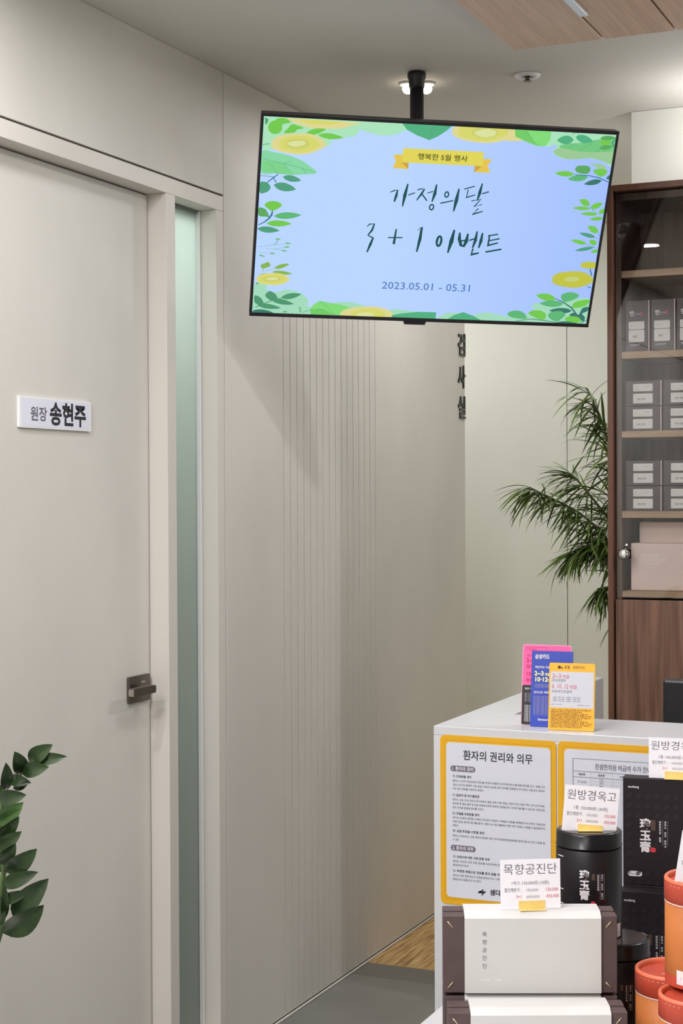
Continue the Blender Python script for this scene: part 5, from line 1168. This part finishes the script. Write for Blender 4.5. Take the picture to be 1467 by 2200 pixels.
def zleaf(B_, T_, w, side, m):
    B_, T_ = Vector(B_), Vector(T_); T_ = T_ + (T_ - B_) * .08; d = T_ - B_; L = d.length; x = d.normalized()
    view = Vector((.70, -.72, .05)); z = (view - x * view.dot(x)).normalized(); y = z.cross(x)
    z = z * math.cos(side) + y * math.sin(side); y = z.cross(x)
    b = MB(); k = b.mi(m); prev = None; n = 9
    for i in range(n + 1):
        t_ = i / n; ww = w * (math.sin(math.pi * t_ ** .9) ** .75 if 0 < t_ < 1 else .02)
        c = B_ + x * (L * t_) + z * (.10 * L * math.sin(math.pi * t_))
        ring = [b.b.verts.new(c + y * (ww / 2 * s_) + z * (abs(s_) * ww * .16) - zo) for s_ in (-1, -.5, 0, .5, 1)]
        if prev:
            for q in range(4):
                f = b.b.faces.new((prev[q], prev[q + 1], ring[q + 1], ring[q])); f.material_index = k; f.smooth = True
        prev = ring
    return b.build('leaf', zp)
ZZ = [(0.5389, 1.9986, 1.0542, 0.5808, 1.9956, 1.0792, 0.0168), (0.544, 2.0009, 1.0542, 0.5994, 2.0036, 1.0625, 0.013), (0.5287, 1.9939, 1.0375, 0.5755, 1.9928, 1.047, 0.0159), (0.5283, 1.9937, 1.0348, 0.5321, 1.9738, 1.0684, 0.0168), (0.5063, 1.9836, 1.0104, 0.5196, 1.9681, 1.0514, 0.0134), (0.5115, 1.9861, 1.0265, 0.5519, 1.9821, 1.0242, 0.0126), (0.5178, 1.9887, 1.0118, 0.5506, 1.9815, 1.0263, 0.0075), (0.4977, 1.9796, 0.9951, 0.5447, 1.9787, 1.0056, 0.0164), (0.4919, 1.9766, 0.9605, 0.5405, 1.9767, 0.9931, 0.0193), (0.4957, 1.9783, 0.9605, 0.5382, 1.9756, 0.9836, 0.0126), (0.4957, 1.9781, 0.9385, 0.5355, 1.9743, 0.9719, 0.0147), (0.4948, 1.9775, 0.9217, 0.5386, 1.9754, 0.9499, 0.0155), (0.4938, 1.9768, 0.9008, 0.531, 1.9718, 0.9316, 0.0176), (0.5072, 1.9826, 0.8867, 0.5587, 1.984, 0.9234, 0.0205), (0.5019, 1.98, 0.8666, 0.5599, 1.9841, 0.8899, 0.0159), (0.4986, 1.9783, 0.8441, 0.5481, 1.9786, 0.8625, 0.0126), (0.5168, 1.9861, 0.821, 0.5741, 1.9903, 0.8773, 0.0247), (0.503, 1.9797, 0.7953, 0.5671, 1.9867, 0.8391, 0.0268), (0.5045, 1.9806, 0.8148, 0.5173, 1.965, 0.8706, 0.0088), (0.4973, 1.9773, 0.8075, 0.5184, 1.9651, 0.8323, 0.0084)] + [(0.4619, 2.0071, 0.9609, 0.4913, 2.0095, 0.9904, 0.014), (0.4619, 2.0067, 0.9268, 0.4893, 2.0082, 0.9501, 0.014), (0.4638, 2.0072, 0.8991, 0.4951, 2.0105, 0.9235, 0.014), (0.4638, 2.0081, 0.9737, 0.4874, 2.0081, 1.0138, 0.0131), (0.4599, 2.0052, 0.8757, 0.4903, 2.0081, 0.9066, 0.0149)]
for i, q in enumerate(ZZ): zleaf(q[0:3], q[3:6], q[6] * 1.48, random.uniform(-.3, .3), mZZ2 if i in (8, 9) else mZZ)
# the plant's other shoots, outside the frame
for sx, sy, tx, ty, hz in ((-.05, .03, -.16, .12, 1.02), (-.02, -.05, -.10, -.20, .95), (-.06, -.02, -.24, -.02, .86)):
    pts = [zo + Vector((sx, sy, .366)), zo + Vector((sx + (tx - sx) * .4, sy + (ty - sy) * .4, .7)), zo + Vector((tx, ty, hz))]
    MB().tube([q - zo for q in pts], [.006, .005, .002], mZZs, 8).build('stem', zp)
    for i in range(9):
        f_ = .35 + .65 * i / 8; p0 = pts[0].lerp(pts[1], f_ * 2) if f_ < .5 else pts[1].lerp(pts[2], f_ * 2 - 1)
        for sd in (-1, 1): zleaf(p0, p0 + Vector((.012 * sd - .02, .045 * sd, .028)), .02, .4 * sd, mZZ)

bpy.data.scenes.remove(TS)
